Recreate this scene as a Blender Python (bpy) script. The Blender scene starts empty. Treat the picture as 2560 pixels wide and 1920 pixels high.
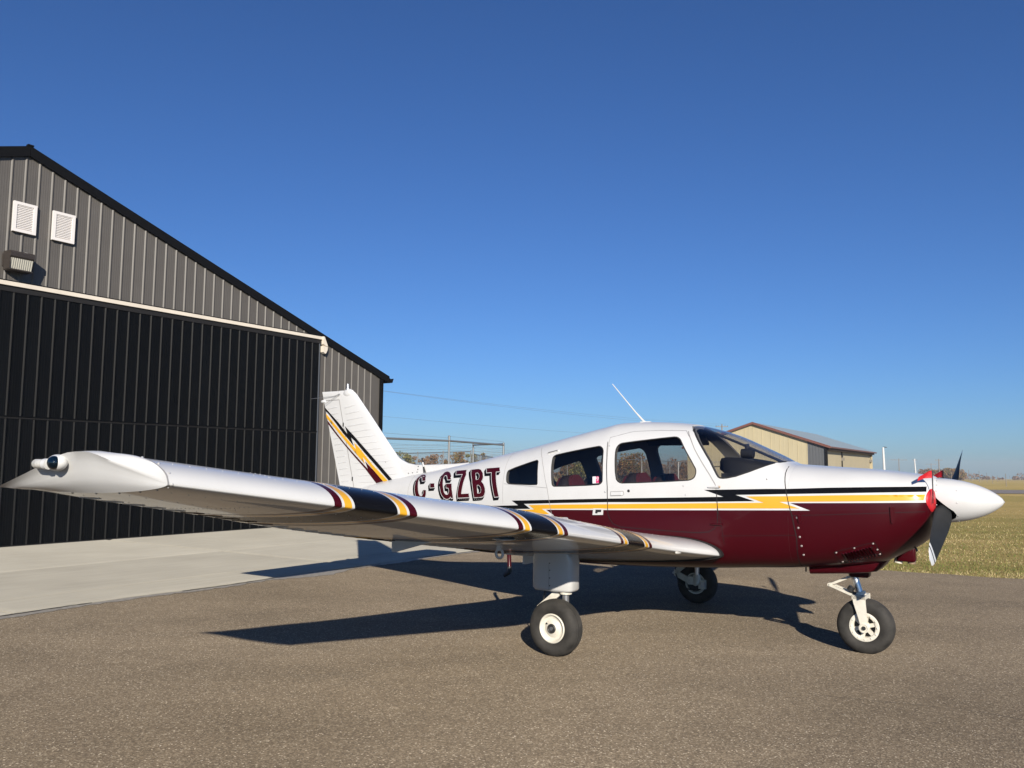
import bpy, bmesh, math, random
import numpy as np
from mathutils import Vector, Matrix, Euler
from mathutils.geometry import delaunay_2d_cdt
R = math.radians
rnd = random.Random(7)
scene = bpy.context.scene
COL = scene.collection

# ------------------------------------------------------------------ camera
PITCH, ROLL, CAM_H = 0.0985, 0.0071, 1.4722
cam = bpy.data.cameras.new('camera')
cam.sensor_width = 36.0
cam.sensor_fit = 'HORIZONTAL'
cam.lens = 36.0 * 2059.41 / 2560.0
cam.clip_start, cam.clip_end = 0.05, 6000.0
cam_ob = bpy.data.objects.new('camera', cam)
COL.objects.link(cam_ob)
_f = Vector((0, math.cos(PITCH), math.sin(PITCH)))
_u = Vector((0, -math.sin(PITCH), math.cos(PITCH)))
_r = Vector((1, 0, 0))
r2 = _r * math.cos(ROLL) + _u * math.sin(ROLL)
u2 = _u * math.cos(ROLL) - _r * math.sin(ROLL)
cam_ob.matrix_world = Matrix(((r2.x, u2.x, -_f.x, 0), (r2.y, u2.y, -_f.y, 0), (r2.z, u2.z, -_f.z, CAM_H), (0, 0, 0, 1)))
scene.camera = cam_ob

# ------------------------------------------------------------------ sky, sun, exposure
SUN_DIR = Vector((0.262, -2.538, 1.0)).normalized()      # towards the sun
SUN_EL = math.asin(SUN_DIR.z)
SUN_AZ = math.atan2(SUN_DIR.x, SUN_DIR.y)
world = bpy.data.worlds.new('World')
scene.world = world
world.use_nodes = True
wn = world.node_tree.nodes
wl = world.node_tree.links
wn.clear()
sky = wn.new('ShaderNodeTexSky')
sky.sky_type = 'NISHITA'
sky.sun_disc = False
sky.sun_elevation = SUN_EL
sky.sun_rotation = SUN_AZ
sky.altitude = 700.0
sky.air_density = 1.0
sky.dust_density = 0.5
sky.ozone_density = 4.0
bg = wn.new('ShaderNodeBackground')
bg.inputs['Strength'].default_value = 0.072
wo = wn.new('ShaderNodeOutputWorld')
tint = wn.new('ShaderNodeMix')            # colour rendering of the camera, the same in every direction
tint.data_type = 'RGBA'
tint.blend_type = 'MULTIPLY'
tint.inputs[0].default_value = 1.0
tint.inputs[7].default_value = (0.55, 0.795, 1.17, 1)
wl.new(sky.outputs[0], tint.inputs[6])
wl.new(tint.outputs[2], bg.inputs[0])
wl.new(bg.outputs[0], wo.inputs[0])
sun = bpy.data.lights.new('sun', 'SUN')
sun.energy = 5.0
sun.angle = R(0.53)
sun.color = (1.0, 0.92, 0.80)
sun_ob = bpy.data.objects.new('sun', sun)
COL.objects.link(sun_ob)
sun_ob.rotation_euler = SUN_DIR.to_track_quat('Z', 'Y').to_euler()
sun_ob.location = SUN_DIR * 60
vs = scene.view_settings
vs.view_transform = 'Standard'
vs.look = 'None'
vs.gamma = 1.0
vs.use_curve_mapping = False
vs.exposure = 0.25
cy = scene.cycles
cy.max_bounces = 10
cy.transparent_max_bounces = 16
cy.caustics_reflective = False
cy.caustics_refractive = False

# ------------------------------------------------------------------ materials
def srgb(r, g, b):
    f = lambda c: (c / 255 / 12.92) if c / 255 <= 0.04045 else ((c / 255 + 0.055) / 1.055) ** 2.4
    return (f(r), f(g), f(b), 1)
MATS = {}
def mat(name, col=(0.5, 0.5, 0.5), rough=0.5, metal=0.0, coat=0.0, noise=0.0, nscale=8.0, bump=0.0, bscale=60.0, spec=0.5):
    if name in MATS:
        return MATS[name]
    m = bpy.data.materials.new(name)
    m.use_nodes = True
    nt = m.node_tree
    b = nt.nodes['Principled BSDF']
    b.inputs['Base Color'].default_value = (*col[:3], 1)
    b.inputs['Roughness'].default_value = rough
    b.inputs['Metallic'].default_value = metal
    b.inputs['Specular IOR Level'].default_value = spec
    if coat:
        b.inputs['Coat Weight'].default_value = coat
        b.inputs['Coat Roughness'].default_value = 0.04
    if noise or bump:
        tc = nt.nodes.new('ShaderNodeTexCoord')
    if noise:
        n = nt.nodes.new('ShaderNodeTexNoise')
        n.inputs['Scale'].default_value = nscale
        n.inputs['Detail'].default_value = 6
        nt.links.new(tc.outputs['Object'], n.inputs['Vector'])
        mr = nt.nodes.new('ShaderNodeMapRange')
        mr.inputs[1].default_value, mr.inputs[2].default_value = 0.25, 0.75
        mr.inputs[3].default_value, mr.inputs[4].default_value = 1 - noise, 1 + noise
        nt.links.new(n.outputs['Fac'], mr.inputs[0])
        mx = nt.nodes.new('ShaderNodeVectorMath')
        mx.operation = 'SCALE'
        mx.inputs[0].default_value = col[:3]
        nt.links.new(mr.outputs[0], mx.inputs['Scale'])
        nt.links.new(mx.outputs[0], b.inputs['Base Color'])
    if bump:
        n2 = nt.nodes.new('ShaderNodeTexNoise')
        n2.inputs['Scale'].default_value = bscale
        n2.inputs['Detail'].default_value = 4
        nt.links.new(tc.outputs['Object'], n2.inputs['Vector'])
        bp = nt.nodes.new('ShaderNodeBump')
        bp.inputs['Strength'].default_value = bump
        bp.inputs['Distance'].default_value = 0.01
        nt.links.new(n2.outputs['Fac'], bp.inputs['Height'])
        nt.links.new(bp.outputs[0], b.inputs['Normal'])
    MATS[name] = m
    return m

def glass_mat(name, tint, gloss=1.0):
    m = bpy.data.materials.new(name)
    m.use_nodes = True
    nt = m.node_tree
    nt.nodes.clear()
    out = nt.nodes.new('ShaderNodeOutputMaterial')
    tr = nt.nodes.new('ShaderNodeBsdfTransparent')
    tr.inputs[0].default_value = (*tint, 1)
    gl = nt.nodes.new('ShaderNodeBsdfGlossy')
    gl.inputs['Roughness'].default_value = 0.02
    fr = nt.nodes.new('ShaderNodeFresnel')
    geo = nt.nodes.new('ShaderNodeNewGeometry')
    ior = nt.nodes.new('ShaderNodeMapRange')           # same reflectance from both sides of the thin sheet
    ior.inputs[3].default_value, ior.inputs[4].default_value = 1.48, 1 / 1.48
    nt.links.new(geo.outputs['Backfacing'], ior.inputs[0])
    nt.links.new(ior.outputs[0], fr.inputs['IOR'])
    mul = nt.nodes.new('ShaderNodeMath')
    mul.operation = 'MULTIPLY'
    mul.inputs[1].default_value = gloss
    mix = nt.nodes.new('ShaderNodeMixShader')
    nt.links.new(fr.outputs[0], mul.inputs[0])
    nt.links.new(mul.outputs[0], mix.inputs[0])
    nt.links.new(tr.outputs[0], mix.inputs[1])
    nt.links.new(gl.outputs[0], mix.inputs[2])
    nt.links.new(mix.outputs[0], out.inputs[0])
    return m

WHITE_C = (0.65, 0.647, 0.632)
MAROON_C = (0.050, 0.0022, 0.0055)
YELLOW_C = (0.78, 0.40, 0.022)
BLACK_C = (0.006, 0.006, 0.007)
M_white = mat('white_paint', WHITE_C, 0.3, coat=0.6, noise=0.03, nscale=5, bump=0.012, bscale=3)
M_maroon = mat('maroon_paint', MAROON_C, 0.3, coat=0.15, spec=0.2, noise=0.08, nscale=4, bump=0.02, bscale=4)
M_yellow = mat('yellow_paint', YELLOW_C, 0.3, coat=0.5)
M_black = mat('black_paint', BLACK_C, 0.25, coat=0.04, spec=0.12)
M_seam = mat('seam_gap', (0.01, 0.009, 0.009), 0.7)
M_seamgrey = mat('seam_shadow_line', (0.32, 0.31, 0.30), 0.6)
M_rubber = mat('tyre_rubber', (0.034, 0.031, 0.027), 0.8, noise=0.6, nscale=11, bump=0.15, bscale=40)
M_rim = mat('rim_cream', (0.72, 0.68, 0.58), 0.5, noise=0.12, nscale=25)
M_chrome = mat('oleo_chrome', (0.72, 0.72, 0.73), 0.28, metal=0.85)
M_alu = mat('bare_aluminium', (0.55, 0.55, 0.55), 0.35, metal=0.9)
M_screw = mat('dull_screw', (0.34, 0.29, 0.27), 0.5, metal=0.3)
M_dark = mat('dark_metal', (0.03, 0.03, 0.03), 0.5)
M_blade = mat('propeller_black', (0.016, 0.017, 0.018), 0.6, noise=0.2, nscale=14, spec=0.25)
M_redplug = mat('red_vinyl', (0.52, 0.012, 0.02), 0.5, bump=0.1, bscale=30)
M_trim = mat('cabin_trim', (0.15, 0.147, 0.142), 0.85)
M_seatred = mat('seat_maroon_cloth', (0.10, 0.012, 0.016), 0.85, noise=0.2, nscale=40)
M_seatdk = mat('seat_dark_vinyl', (0.030, 0.022, 0.022), 0.55)
M_dash = mat('dash_black', (0.012, 0.012, 0.013), 0.7)
M_rivet = mat('rivet', (0.55, 0.54, 0.52), 0.3, metal=0.3)
M_glass = glass_mat('tinted_acrylic', (0.86, 0.855, 0.845), 0.9)
M_wsglass = glass_mat('windshield_acrylic', (0.92, 0.92, 0.92), 0.9)
M_lens = glass_mat('clear_lens', (0.92, 0.92, 0.92), 1.0)
M_navlens = mat('nav_lens_dark_green', (0.001, 0.006, 0.012), 0.05, coat=1.0)

# two-tone fuselage: white above the stepped belt line, maroon below it
def fuselage_paint():
    m = bpy.data.materials.new('two_tone_paint')
    m.use_nodes = True
    nt = m.node_tree
    N, L = nt.nodes, nt.links
    b = N['Principled BSDF']
    tc = N.new('ShaderNodeTexCoord')
    sx = N.new('ShaderNodeSeparateXYZ')
    L.new(tc.outputs['Object'], sx.inputs[0])
    def math_(op, a, c):
        n = N.new('ShaderNodeMath')
        n.operation = op
        for i, v in enumerate((a, c)):
            if isinstance(v, (int, float)):
                n.inputs[i].default_value = v
            else:
                L.new(v, n.inputs[i])
        return n.outputs[0]
    X, Z = sx.outputs[0], sx.outputs[2]
    def line(x0, z0, x1, z1):
        k = (z1 - z0) / (x1 - x0)
        return math_('ADD', math_('MULTIPLY', X, k), z0 - k * x0)
    l1 = line(-2.8987, 0.9992, -2.5887, 1.0136)
    l2 = line(-2.6685, 1.0615, -0.4894, 1.1331)
    l3 = line(-0.4345, 1.1912, 0.4987, 1.2184)
    a = math_('GREATER_THAN', X, -2.6685)
    c = math_('GREATER_THAN', X, -0.4345)
    b1 = math_('ADD', l1, math_('MULTIPLY', a, math_('SUBTRACT', l2, l1)))
    b2 = math_('ADD', b1, math_('MULTIPLY', c, math_('SUBTRACT', l3, b1)))
    up = math_('GREATER_THAN', Z, b2)
    mix = N.new('ShaderNodeMix')
    mix.data_type = 'RGBA'
    mix.inputs[6].default_value = (*MAROON_C, 1)
    mix.inputs[7].default_value = (*WHITE_C, 1)
    L.new(up, mix.inputs[0])
    nz = N.new('ShaderNodeTexNoise')
    nz.inputs['Scale'].default_value = 5
    nz.inputs['Detail'].default_value = 6
    L.new(tc.outputs['Object'], nz.inputs['Vector'])
    mr = N.new('ShaderNodeMapRange')
    mr.inputs[1].default_value, mr.inputs[2].default_value = 0.25, 0.75
    mr.inputs[3].default_value, mr.inputs[4].default_value = 0.955, 1.03
    L.new(nz.outputs[0], mr.inputs[0])
    sc = N.new('ShaderNodeVectorMath')
    sc.operation = 'SCALE'
    L.new(mix.outputs[2], sc.inputs[0])
    L.new(mr.outputs[0], sc.inputs['Scale'])
    L.new(sc.outputs[0], b.inputs['Base Color'])
    b.inputs['Roughness'].default_value = 0.28
    b.inputs['Coat Weight'].default_value = 0.2
    b.inputs['Specular IOR Level'].default_value = 0.22
    b.inputs['Coat Roughness'].default_value = 0.05
    n2 = N.new('ShaderNodeTexNoise')
    n2.inputs['Scale'].default_value = 3.5
    n2.inputs['Detail'].default_value = 2
    L.new(tc.outputs['Object'], n2.inputs['Vector'])
    bp = N.new('ShaderNodeBump')
    bp.inputs['Strength'].default_value = 0.05
    bp.inputs['Distance'].default_value = 0.02
    L.new(n2.outputs[0], bp.inputs['Height'])
    L.new(bp.outputs[0], b.inputs['Normal'])
    L.new(bp.outputs[0], b.inputs['Coat Normal'])
    return m
M_two = fuselage_paint()

# ------------------------------------------------------------------ helpers
def link(name, me, parent=None, loc=None):
    o = bpy.data.objects.new(name, me)
    COL.objects.link(o)
    if parent is not None:
        o.parent = parent
    if loc is not None:
        o.location = loc
    return o
def tag(o, label=None, cat=None, group=None, kind=None):
    if label: o['label'] = label
    if cat: o['category'] = cat
    if group: o['group'] = group
    if kind: o['kind'] = kind
    return o
def empty(name, loc=(0, 0, 0), rz=0.0, label=None, cat=None, group=None):
    o = bpy.data.objects.new(name, None)
    o.empty_display_size = 0.2
    COL.objects.link(o)
    o.location = loc
    o.rotation_euler = (0, 0, rz)
    return tag(o, label, cat, group)
def finish(me, smooth=True, angle=35):
    if smooth:
        me.polygons.foreach_set('use_smooth', [True] * len(me.polygons))
        if angle:
            me.set_sharp_from_angle(angle=R(angle))
    return me
class MB:
    """collects shapes into ONE mesh"""
    def __init__(self):
        self.v, self.f, self.m = [], [], []
        self.mats = []
    def mi(self, m):
        if m not in self.mats: self.mats.append(m)
        return self.mats.index(m)
    def add(self, vs, fs, m):
        k = len(self.v)
        i = self.mi(m)
        self.v += [tuple(v) for v in vs]
        self.f += [tuple(a + k for a in f) for f in fs]
        self.m += [i] * len(fs)
        return self
    def box(self, c, s, m, rot=None):
        hx, hy, hz = s[0] / 2, s[1] / 2, s[2] / 2
        vs = [Vector((x, y, z)) for x in (-hx, hx) for y in (-hy, hy) for z in (-hz, hz)]
        if rot is not None: vs = [rot @ v for v in vs]
        vs = [v + Vector(c) for v in vs]
        return self.add(vs, [(0, 1, 3, 2), (4, 6, 7, 5), (0, 4, 5, 1), (2, 3, 7, 6), (0, 2, 6, 4), (1, 5, 7, 3)], m)
    def bar(self, a, b, w, h, m, up=(0, 0, 1)):
        a, b = Vector(a), Vector(b)
        d = (b - a)
        L_ = d.length
        z = d.normalized()
        x = z.cross(Vector(up))
        if x.length < 1e-4: x = z.cross(Vector((1, 0, 0)))
        x.normalize()
        y = z.cross(x)
        rot = Matrix((x, y, z)).transposed()
        return self.box((a + b) / 2, (w, h, L_), m, rot)
    def tube(self, pts, r, m, n=10, cap=True):
        pts = [Vector(p) for p in pts]
        rs = r if isinstance(r, (list, tuple)) else [r] * len(pts)
        vs, fs = [], []
        prev = None
        for i, p in enumerate(pts):
            t = (pts[min(i + 1, len(pts) - 1)] - pts[max(i - 1, 0)]).normalized()
            if prev is None:
                x = t.cross(Vector((0, 0, 1)))
                if x.length < 1e-3: x = t.cross(Vector((1, 0, 0)))
            else:
                x = prev - t * prev.dot(t)
            x.normalize()
            prev = x
            y = t.cross(x)
            for k in range(n):
                a = 2 * math.pi * k / n
                vs.append(p + (x * math.cos(a) + y * math.sin(a)) * rs[i])
        for i in range(len(pts) - 1):
            for k in range(n):
                k2 = (k + 1) % n
                fs.append((i * n + k, i * n + k2, (i + 1) * n + k2, (i + 1) * n + k))
        if cap:
            fs.append(tuple(range(n - 1, -1, -1)))
            fs.append(tuple((len(pts) - 1) * n + k for k in range(n)))
        return self.add(vs, fs, m)
    def lathe(self, prof, c, axis, m, n=40, closed=False):
        """prof: list of (r, h) along axis"""
        ax = Vector(axis).normalized()
        x = ax.cross(Vector((0, 0, 1)))
        if x.length < 1e-3: x = ax.cross(Vector((1, 0, 0)))
        x.normalize()
        y = ax.cross(x)
        c = Vector(c)
        vs, fs = [], []
        for r, h in prof:
            for k in range(n):
                a = 2 * math.pi * k / n
                vs.append(c + ax * h + (x * math.cos(a) + y * math.sin(a)) * r)
        for i in range(len(prof) - 1):
            for k in range(n):
                k2 = (k + 1) % n
                fs.append((i * n + k, i * n + k2, (i + 1) * n + k2, (i + 1) * n + k))
        return self.add(vs, fs, m)
    def ell(self, c, s, m, n=16, k=10, rot=None):
        vs, fs = [], []
        for i in range(k + 1):
            t = math.pi * i / k
            for j in range(n):
                a = 2 * math.pi * j / n
                v = Vector((s[0] * math.sin(t) * math.cos(a), s[1] * math.sin(t) * math.sin(a), s[2] * math.cos(t)))
                if rot is not None: v = rot @ v
                vs.append(v + Vector(c))
        for i in range(k):
            for j in range(n):
                j2 = (j + 1) % n
                fs.append((i * n + j, (i + 1) * n + j, (i + 1) * n + j2, i * n + j2))
        return self.add(vs, fs, m)
    def mesh(self, name, smooth=True, angle=35):
        me = bpy.data.meshes.new(name)
        me.from_pydata(self.v, [], self.f)
        for m in self.mats: me.materials.append(m)
        me.polygons.foreach_set('material_index', self.m)
        bm = bmesh.new()
        bm.from_mesh(me)
        bmesh.ops.remove_doubles(bm, verts=bm.verts, dist=1e-5)
        bmesh.ops.recalc_face_normals(bm, faces=bm.faces)
        bm.to_mesh(me)
        bm.free()
        return finish(me, smooth, angle)
    def build(self, name, parent=None, smooth=True, angle=35):
        return link(name, self.mesh(name, smooth, angle), parent)

def rounded_box(name, c, s, r, m, parent, rot=None, seg=3):
    bm = bmesh.new()
    bmesh.ops.create_cube(bm, size=1)
    for v in bm.verts: v.co = Vector((v.co.x * s[0], v.co.y * s[1], v.co.z * s[2]))
    bmesh.ops.bevel(bm, geom=list(bm.edges), offset=r, segments=seg, profile=0.5, affect='EDGES')
    for v in bm.verts:
        if rot is not None: v.co = rot @ v.co
        v.co += Vector(c)
    me = bpy.data.meshes.new(name)
    bm.to_mesh(me)
    bm.free()
    me.materials.append(m)
    finish(me)
    return link(name, me, parent)

def inside(pt, poly):
    x, y = pt
    c = False
    j = len(poly) - 1
    for i in range(len(poly)):
        xi, yi = poly[i]
        xj, yj = poly[j]
        if (yi > y) != (yj > y) and x < (xj - xi) * (y - yi) / (yj - yi) + xi: c = not c
        j = i
    return c
def subdiv_loop(poly, step):
    out = []
    for i in range(len(poly)):
        a, b = poly[i], poly[(i + 1) % len(poly)]
        n = max(1, int(math.hypot(b[0] - a[0], b[1] - a[1]) / step))
        for k in range(n): out.append((a[0] + (b[0] - a[0]) * k / n, a[1] + (b[1] - a[1]) * k / n))
    return out
def smooth_loop(poly, n=1):
    for _ in range(n):
        q = []
        for i in range(len(poly)):
            a, b = poly[i], poly[(i + 1) % len(poly)]
            q += [(a[0] * .75 + b[0] * .25, a[1] * .75 + b[1] * .25), (a[0] * .25 + b[0] * .75, a[1] * .25 + b[1] * .75)]
        poly = q
    return poly
def decal(polys, fn, step=0.03, holes=()):
    """triangulate 2D polygons with interior points, map with fn(a,b)->3D; returns verts, faces"""
    V, F = [], []
    for poly in polys:
        loops = [subdiv_loop(poly, step)] + [subdiv_loop(h, step) for h in holes]
        pts, edges = [], []
        for lp in loops:
            k = len(pts)
            pts += lp
            edges += [(k + i, k + (i + 1) % len(lp)) for i in range(len(lp))]
        xs = [p[0] for p in poly]
        ys = [p[1] for p in poly]
        x = min(xs) + step / 2
        while x < max(xs):
            y = min(ys) + step / 2
            while y < max(ys):
                if inside((x, y), poly): pts.append((x, y))
                y += step
            x += step
        res = delaunay_2d_cdt([Vector(p) for p in pts], edges, [], 0, 1e-6)
        vv, ff = res[0], res[2]
        k = len(V)
        V += [fn(v[0], v[1]) for v in vv]
        for f in ff:
            c = (sum(vv[i][0] for i in f) / 3, sum(vv[i][1] for i in f) / 3)
            if inside(c, poly) and not any(inside(c, h) for h in holes): F.append(tuple(i + k for i in f))
    return V, F
def decal_obj(name, polys, fn, m, parent, step=0.03, holes=()):
    V, F = decal(polys, fn, step, holes)
    return MB().add(V, F, m).build(name, parent, angle=0)
def grow(poly, d):
    n = len(poly)
    area = sum(poly[i][0] * poly[(i + 1) % n][1] - poly[(i + 1) % n][0] * poly[i][1] for i in range(n))
    s = 1 if area > 0 else -1
    out = []
    for i in range(n):
        a, b, c = poly[i - 1], poly[i], poly[(i + 1) % n]
        e1 = Vector((b[0] - a[0], b[1] - a[1])).normalized()
        e2 = Vector((c[0] - b[0], c[1] - b[1])).normalized()
        n1 = Vector((e1.y, -e1.x)) * s
        n2 = Vector((e2.y, -e2.x)) * s
        m_ = n1 + n2
        if m_.length < 0.2: m_ = n1
        else: m_ = m_ / max(0.35, (m_.length ** 2) / 2)
        out.append((b[0] + m_.x * d, b[1] + m_.y * d))
    return out
def ribbon(line, w, fn, m, name, parent, step=0.025):
    """thin strip along a polyline in 2D, mapped by fn"""
    pts = []
    for i in range(len(line) - 1):
        a, b = line[i], line[i + 1]
        k = max(1, int(math.hypot(b[0] - a[0], b[1] - a[1]) / step))
        for j in range(k): pts.append((a[0] + (b[0] - a[0]) * j / k, a[1] + (b[1] - a[1]) * j / k))
    pts.append(line[-1])
    V, F = [], []
    for i, p in enumerate(pts):
        a, b = pts[max(i - 1, 0)], pts[min(i + 1, len(pts) - 1)]
        t = Vector((b[0] - a[0], b[1] - a[1])).normalized()
        q = (-t.y * w / 2, t.x * w / 2)
        V += [fn(p[0] + q[0], p[1] + q[1]), fn(p[0] - q[0], p[1] - q[1])]
        if i: F.append((2 * i - 2, 2 * i, 2 * i + 1, 2 * i - 1))
    return MB().add(V, F, m).build(name, parent, angle=0)
def boolean(me_a, cutters, op, name):
    """apply boolean of mesh me_a with list of meshes; returns a new mesh"""
    a = bpy.data.objects.new('tmp_a', me_a)
    COL.objects.link(a)
    tmp = []
    for c in cutters:
        o = bpy.data.objects.new('tmp_c', c)
        COL.objects.link(o)
        tmp.append(o)
        md = a.modifiers.new('b', 'BOOLEAN')
        md.object = o
        md.operation = op
        md.solver = 'EXACT'
    dg = bpy.context.evaluated_depsgraph_get()
    dg.update()
    me = bpy.data.meshes.new_from_object(a.evaluated_get(dg))
    me.name = name
    for o in tmp + [a]: bpy.data.objects.remove(o)
    return me
def prism(poly, y0, y1):
    """(x,z) polygon extruded along y"""
    n = len(poly)
    vs = [(p[0], y0, p[1]) for p in poly] + [(p[0], y1, p[1]) for p in poly]
    fs = [tuple(range(n)), tuple(range(2 * n - 1, n - 1, -1))] + [(i, (i + 1) % n, n + (i + 1) % n, n + i) for i in range(n)]
    me = bpy.data.meshes.new('cutter')
    me.from_pydata(vs, [], fs)
    bm = bmesh.new()
    bm.from_mesh(me)
    bmesh.ops.recalc_face_normals(bm, faces=bm.faces)
    bm.to_mesh(me)
    bm.free()
    return me

def dots(name, parent, pts, r, m, flat=(1, 0.5, 1), kind=None):
    """small round fasteners: one object each, one shared mesh"""
    mb = MB()
    mb.ell((0, 0, 0), (r * flat[0], r * flat[1], r * flat[2]), m, 10, 6)
    me = mb.mesh(name)
    return [link(name, me, parent, p) for p in pts]

# fuselage sections: x, top z, bottom z, half width, z of widest point, upper and lower exponent
# x, zt, zb, w, zw, nu, nl
ST=[(0.548,1.405,1.075,.300,1.225,2.3,2.2),
(0.535,1.412,1.010,.345,1.215,2.4,2.2),
(0.50,1.420,0.940,.385,1.200,2.6,2.3),
(0.44,1.428,0.885,.415,1.180,2.8,2.4),
(0.30,1.445,0.800,.450,1.150,3.0,2.6),
(0.15,1.460,0.730,.480,1.130,3.1,2.8),
(-0.10,1.476,0.690,.510,1.120,3.0,3.2),
(-0.35,1.492,0.664,.530,1.110,2.8,3.6),
(-0.50,1.504,0.652,.538,1.110,2.8,3.8),
(-0.61,1.566,0.645,.545,1.110,2.7,4.0),
(-0.78,1.650,0.635,.552,1.110,2.6,4.2),
(-1.00,1.752,0.618,.558,1.110,2.5,4.4),
(-1.17,1.809,0.606,.562,1.110,2.5,4.5),
(-1.34,1.849,0.597,.565,1.110,2.5,4.6),
(-1.50,1.870,0.588,.566,1.110,2.5,4.6),
(-1.66,1.881,0.580,.567,1.110,2.5,4.6),
(-1.86,1.888,0.572,.567,1.110,2.5,4.6),
(-2.07,1.883,0.565,.565,1.110,2.5,4.6),
(-2.26,1.847,0.560,.562,1.110,2.5,4.5),
(-2.59,1.773,0.558,.550,1.105,2.5,4.2),
(-3.10,1.658,0.580,.495,1.100,2.5,3.8),
(-3.49,1.580,0.630,.445,1.100,2.4,3.4),
(-3.85,1.505,0.690,.395,1.090,2.4,3.0),
(-4.30,1.428,0.760,.325,1.085,2.3,2.7),
(-5.00,1.312,0.865,.205,1.080,2.2,2.4),
(-5.67,1.180,0.955,.085,1.060,2.1,2.2),
(-6.10,1.110,1.000,.030,1.050,2.0,2.0)]
def _pchip(xs,ys):
    n=len(xs);h=[xs[i+1]-xs[i] for i in range(n-1)];d=[(ys[i+1]-ys[i])/h[i] for i in range(n-1)]
    m=[0]*n;m[0]=d[0];m[-1]=d[-1]
    for i in range(1,n-1):
        if d[i-1]*d[i]<=0:m[i]=0
        else:
            a=2*h[i]+h[i-1];b=h[i]+2*h[i-1];m[i]=(a+b)/(a/d[i-1]+b/d[i])
    def f(x):
        x=min(max(x,xs[0]),xs[-1]);i=0
        while i<n-2 and x>xs[i+1]:i+=1
        t=(x-xs[i])/h[i];t2=t*t;t3=t2*t
        return ys[i]*(2*t3-3*t2+1)+h[i]*m[i]*(t3-2*t2+t)+ys[i+1]*(-2*t3+3*t2)+h[i]*m[i+1]*(t3-t2)
    return f
_S=ST[::-1];_F=[_pchip([s[0] for s in _S],[s[k] for s in _S]) for k in range(1,7)]
def sec(x): return [f(x) for f in _F]
def half(x,z):
    zt,zb,w,zw,nu,nl=sec(x)
    if z>=zw: t=(z-zw)/(zt-zw);n=nu
    else: t=(zw-z)/(zw-zb);n=nl
    if t>=1: return 0.0
    return w*(1-t**n)**(1/n)

# ------------------------------------------------------------------ aircraft outlines, metres in the aircraft frame (x forward, z up)
P_win1 = [(-3.1738, 1.3196), (-3.1881, 1.3969), (-3.1724, 1.4283), (-2.8516, 1.5242), (-2.8309, 1.52), (-2.8188, 1.5047), (-2.7814, 1.3061), (-2.7934, 1.2882), (-3.1187, 1.2926), (-3.1572, 1.3002)]
P_win2 = [(-2.6162, 1.3144), (-2.6554, 1.5379), (-2.6495, 1.562), (-2.6131, 1.5792), (-2.1765, 1.6541), (-2.1394, 1.649), (-2.1112, 1.6241), (-2.1005, 1.5909), (-2.0752, 1.3433), (-2.0884, 1.3173), (-2.1208, 1.3025), (-2.5823, 1.2782), (-2.6057, 1.2877)]
P_win3 = [(-1.9461, 1.3646), (-1.9774, 1.584), (-1.9787, 1.6366), (-1.9588, 1.6696), (-1.9229, 1.6825), (-1.4653, 1.7319), (-1.4254, 1.7289), (-1.3921, 1.7071), (-1.3703, 1.6779), (-1.2156, 1.4661), (-1.2041, 1.4297), (-1.2124, 1.3872), (-1.2363, 1.3656), (-1.2802, 1.3547), (-1.8691, 1.3212), (-1.9155, 1.3299)]
P_ws_low = [(-1.3244, 1.8072), (-1.2824, 1.7564), (-1.2477, 1.7137), (-1.1765, 1.6252), (-1.0978, 1.5225), (-1.0257, 1.4058), (-1.0133, 1.3894), (-0.9987, 1.3813), (-0.9735, 1.3789), (-0.9404, 1.3821), (-0.8702, 1.3967), (-0.7625, 1.4361), (-0.6866, 1.4695), (-0.6036, 1.5059), (-0.5701, 1.5148), (-0.5551, 1.5187)]
P_apseam = [(-1.4216, 1.8489), (-1.3543, 1.7817), (-1.2921, 1.696), (-1.243, 1.6195), (-1.1676, 1.5166), (-1.0848, 1.4051), (-1.032, 1.323)]
P_doorseam = [(-2.1042, 1.7963), (-2.0813, 1.6924), (-2.0537, 1.5463), (-2.0252, 1.2879), (-2.0176, 1.0578), (-2.0021, 1.0075), (-1.9666, 0.9646), (-1.8959, 0.9387), (-1.7431, 0.9346), (-1.4486, 0.9265), (-1.1929, 0.9245), (-1.0934, 0.9352), (-1.0436, 0.9636), (-1.0158, 1.012), (-1.0139, 1.1184), (-1.0207, 1.2603)]
P_rearseam = [(-2.8691, 1.6471), (-2.7877, 1.5466), (-2.7343, 1.45), (-2.6633, 1.2612), (-2.6177, 1.0615), (-2.6013, 1.0088)]
P_fwseam = [(-1.0207, 1.2603), (-1.0102, 1.1185), (-0.9844, 1.0016), (-0.9643, 0.8378), (-1.139, 0.5871)]
P_cowlseam = [(-0.4988, 1.4787), (-0.4936, 1.4216), (-0.4817, 1.3596), (-0.4598, 1.2616), (-0.4349, 1.152), (-0.4184, 1.0914), (-0.3887, 0.9218), (-0.3994, 0.6856)]
P_cowlmid = [(-0.4244, 1.0936), (-0.139, 1.111), (0.2761, 1.1382), (0.5104, 1.1525)]
P_midseam = [(-0.9906, 0.9072), (-0.3983, 0.942)]
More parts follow.
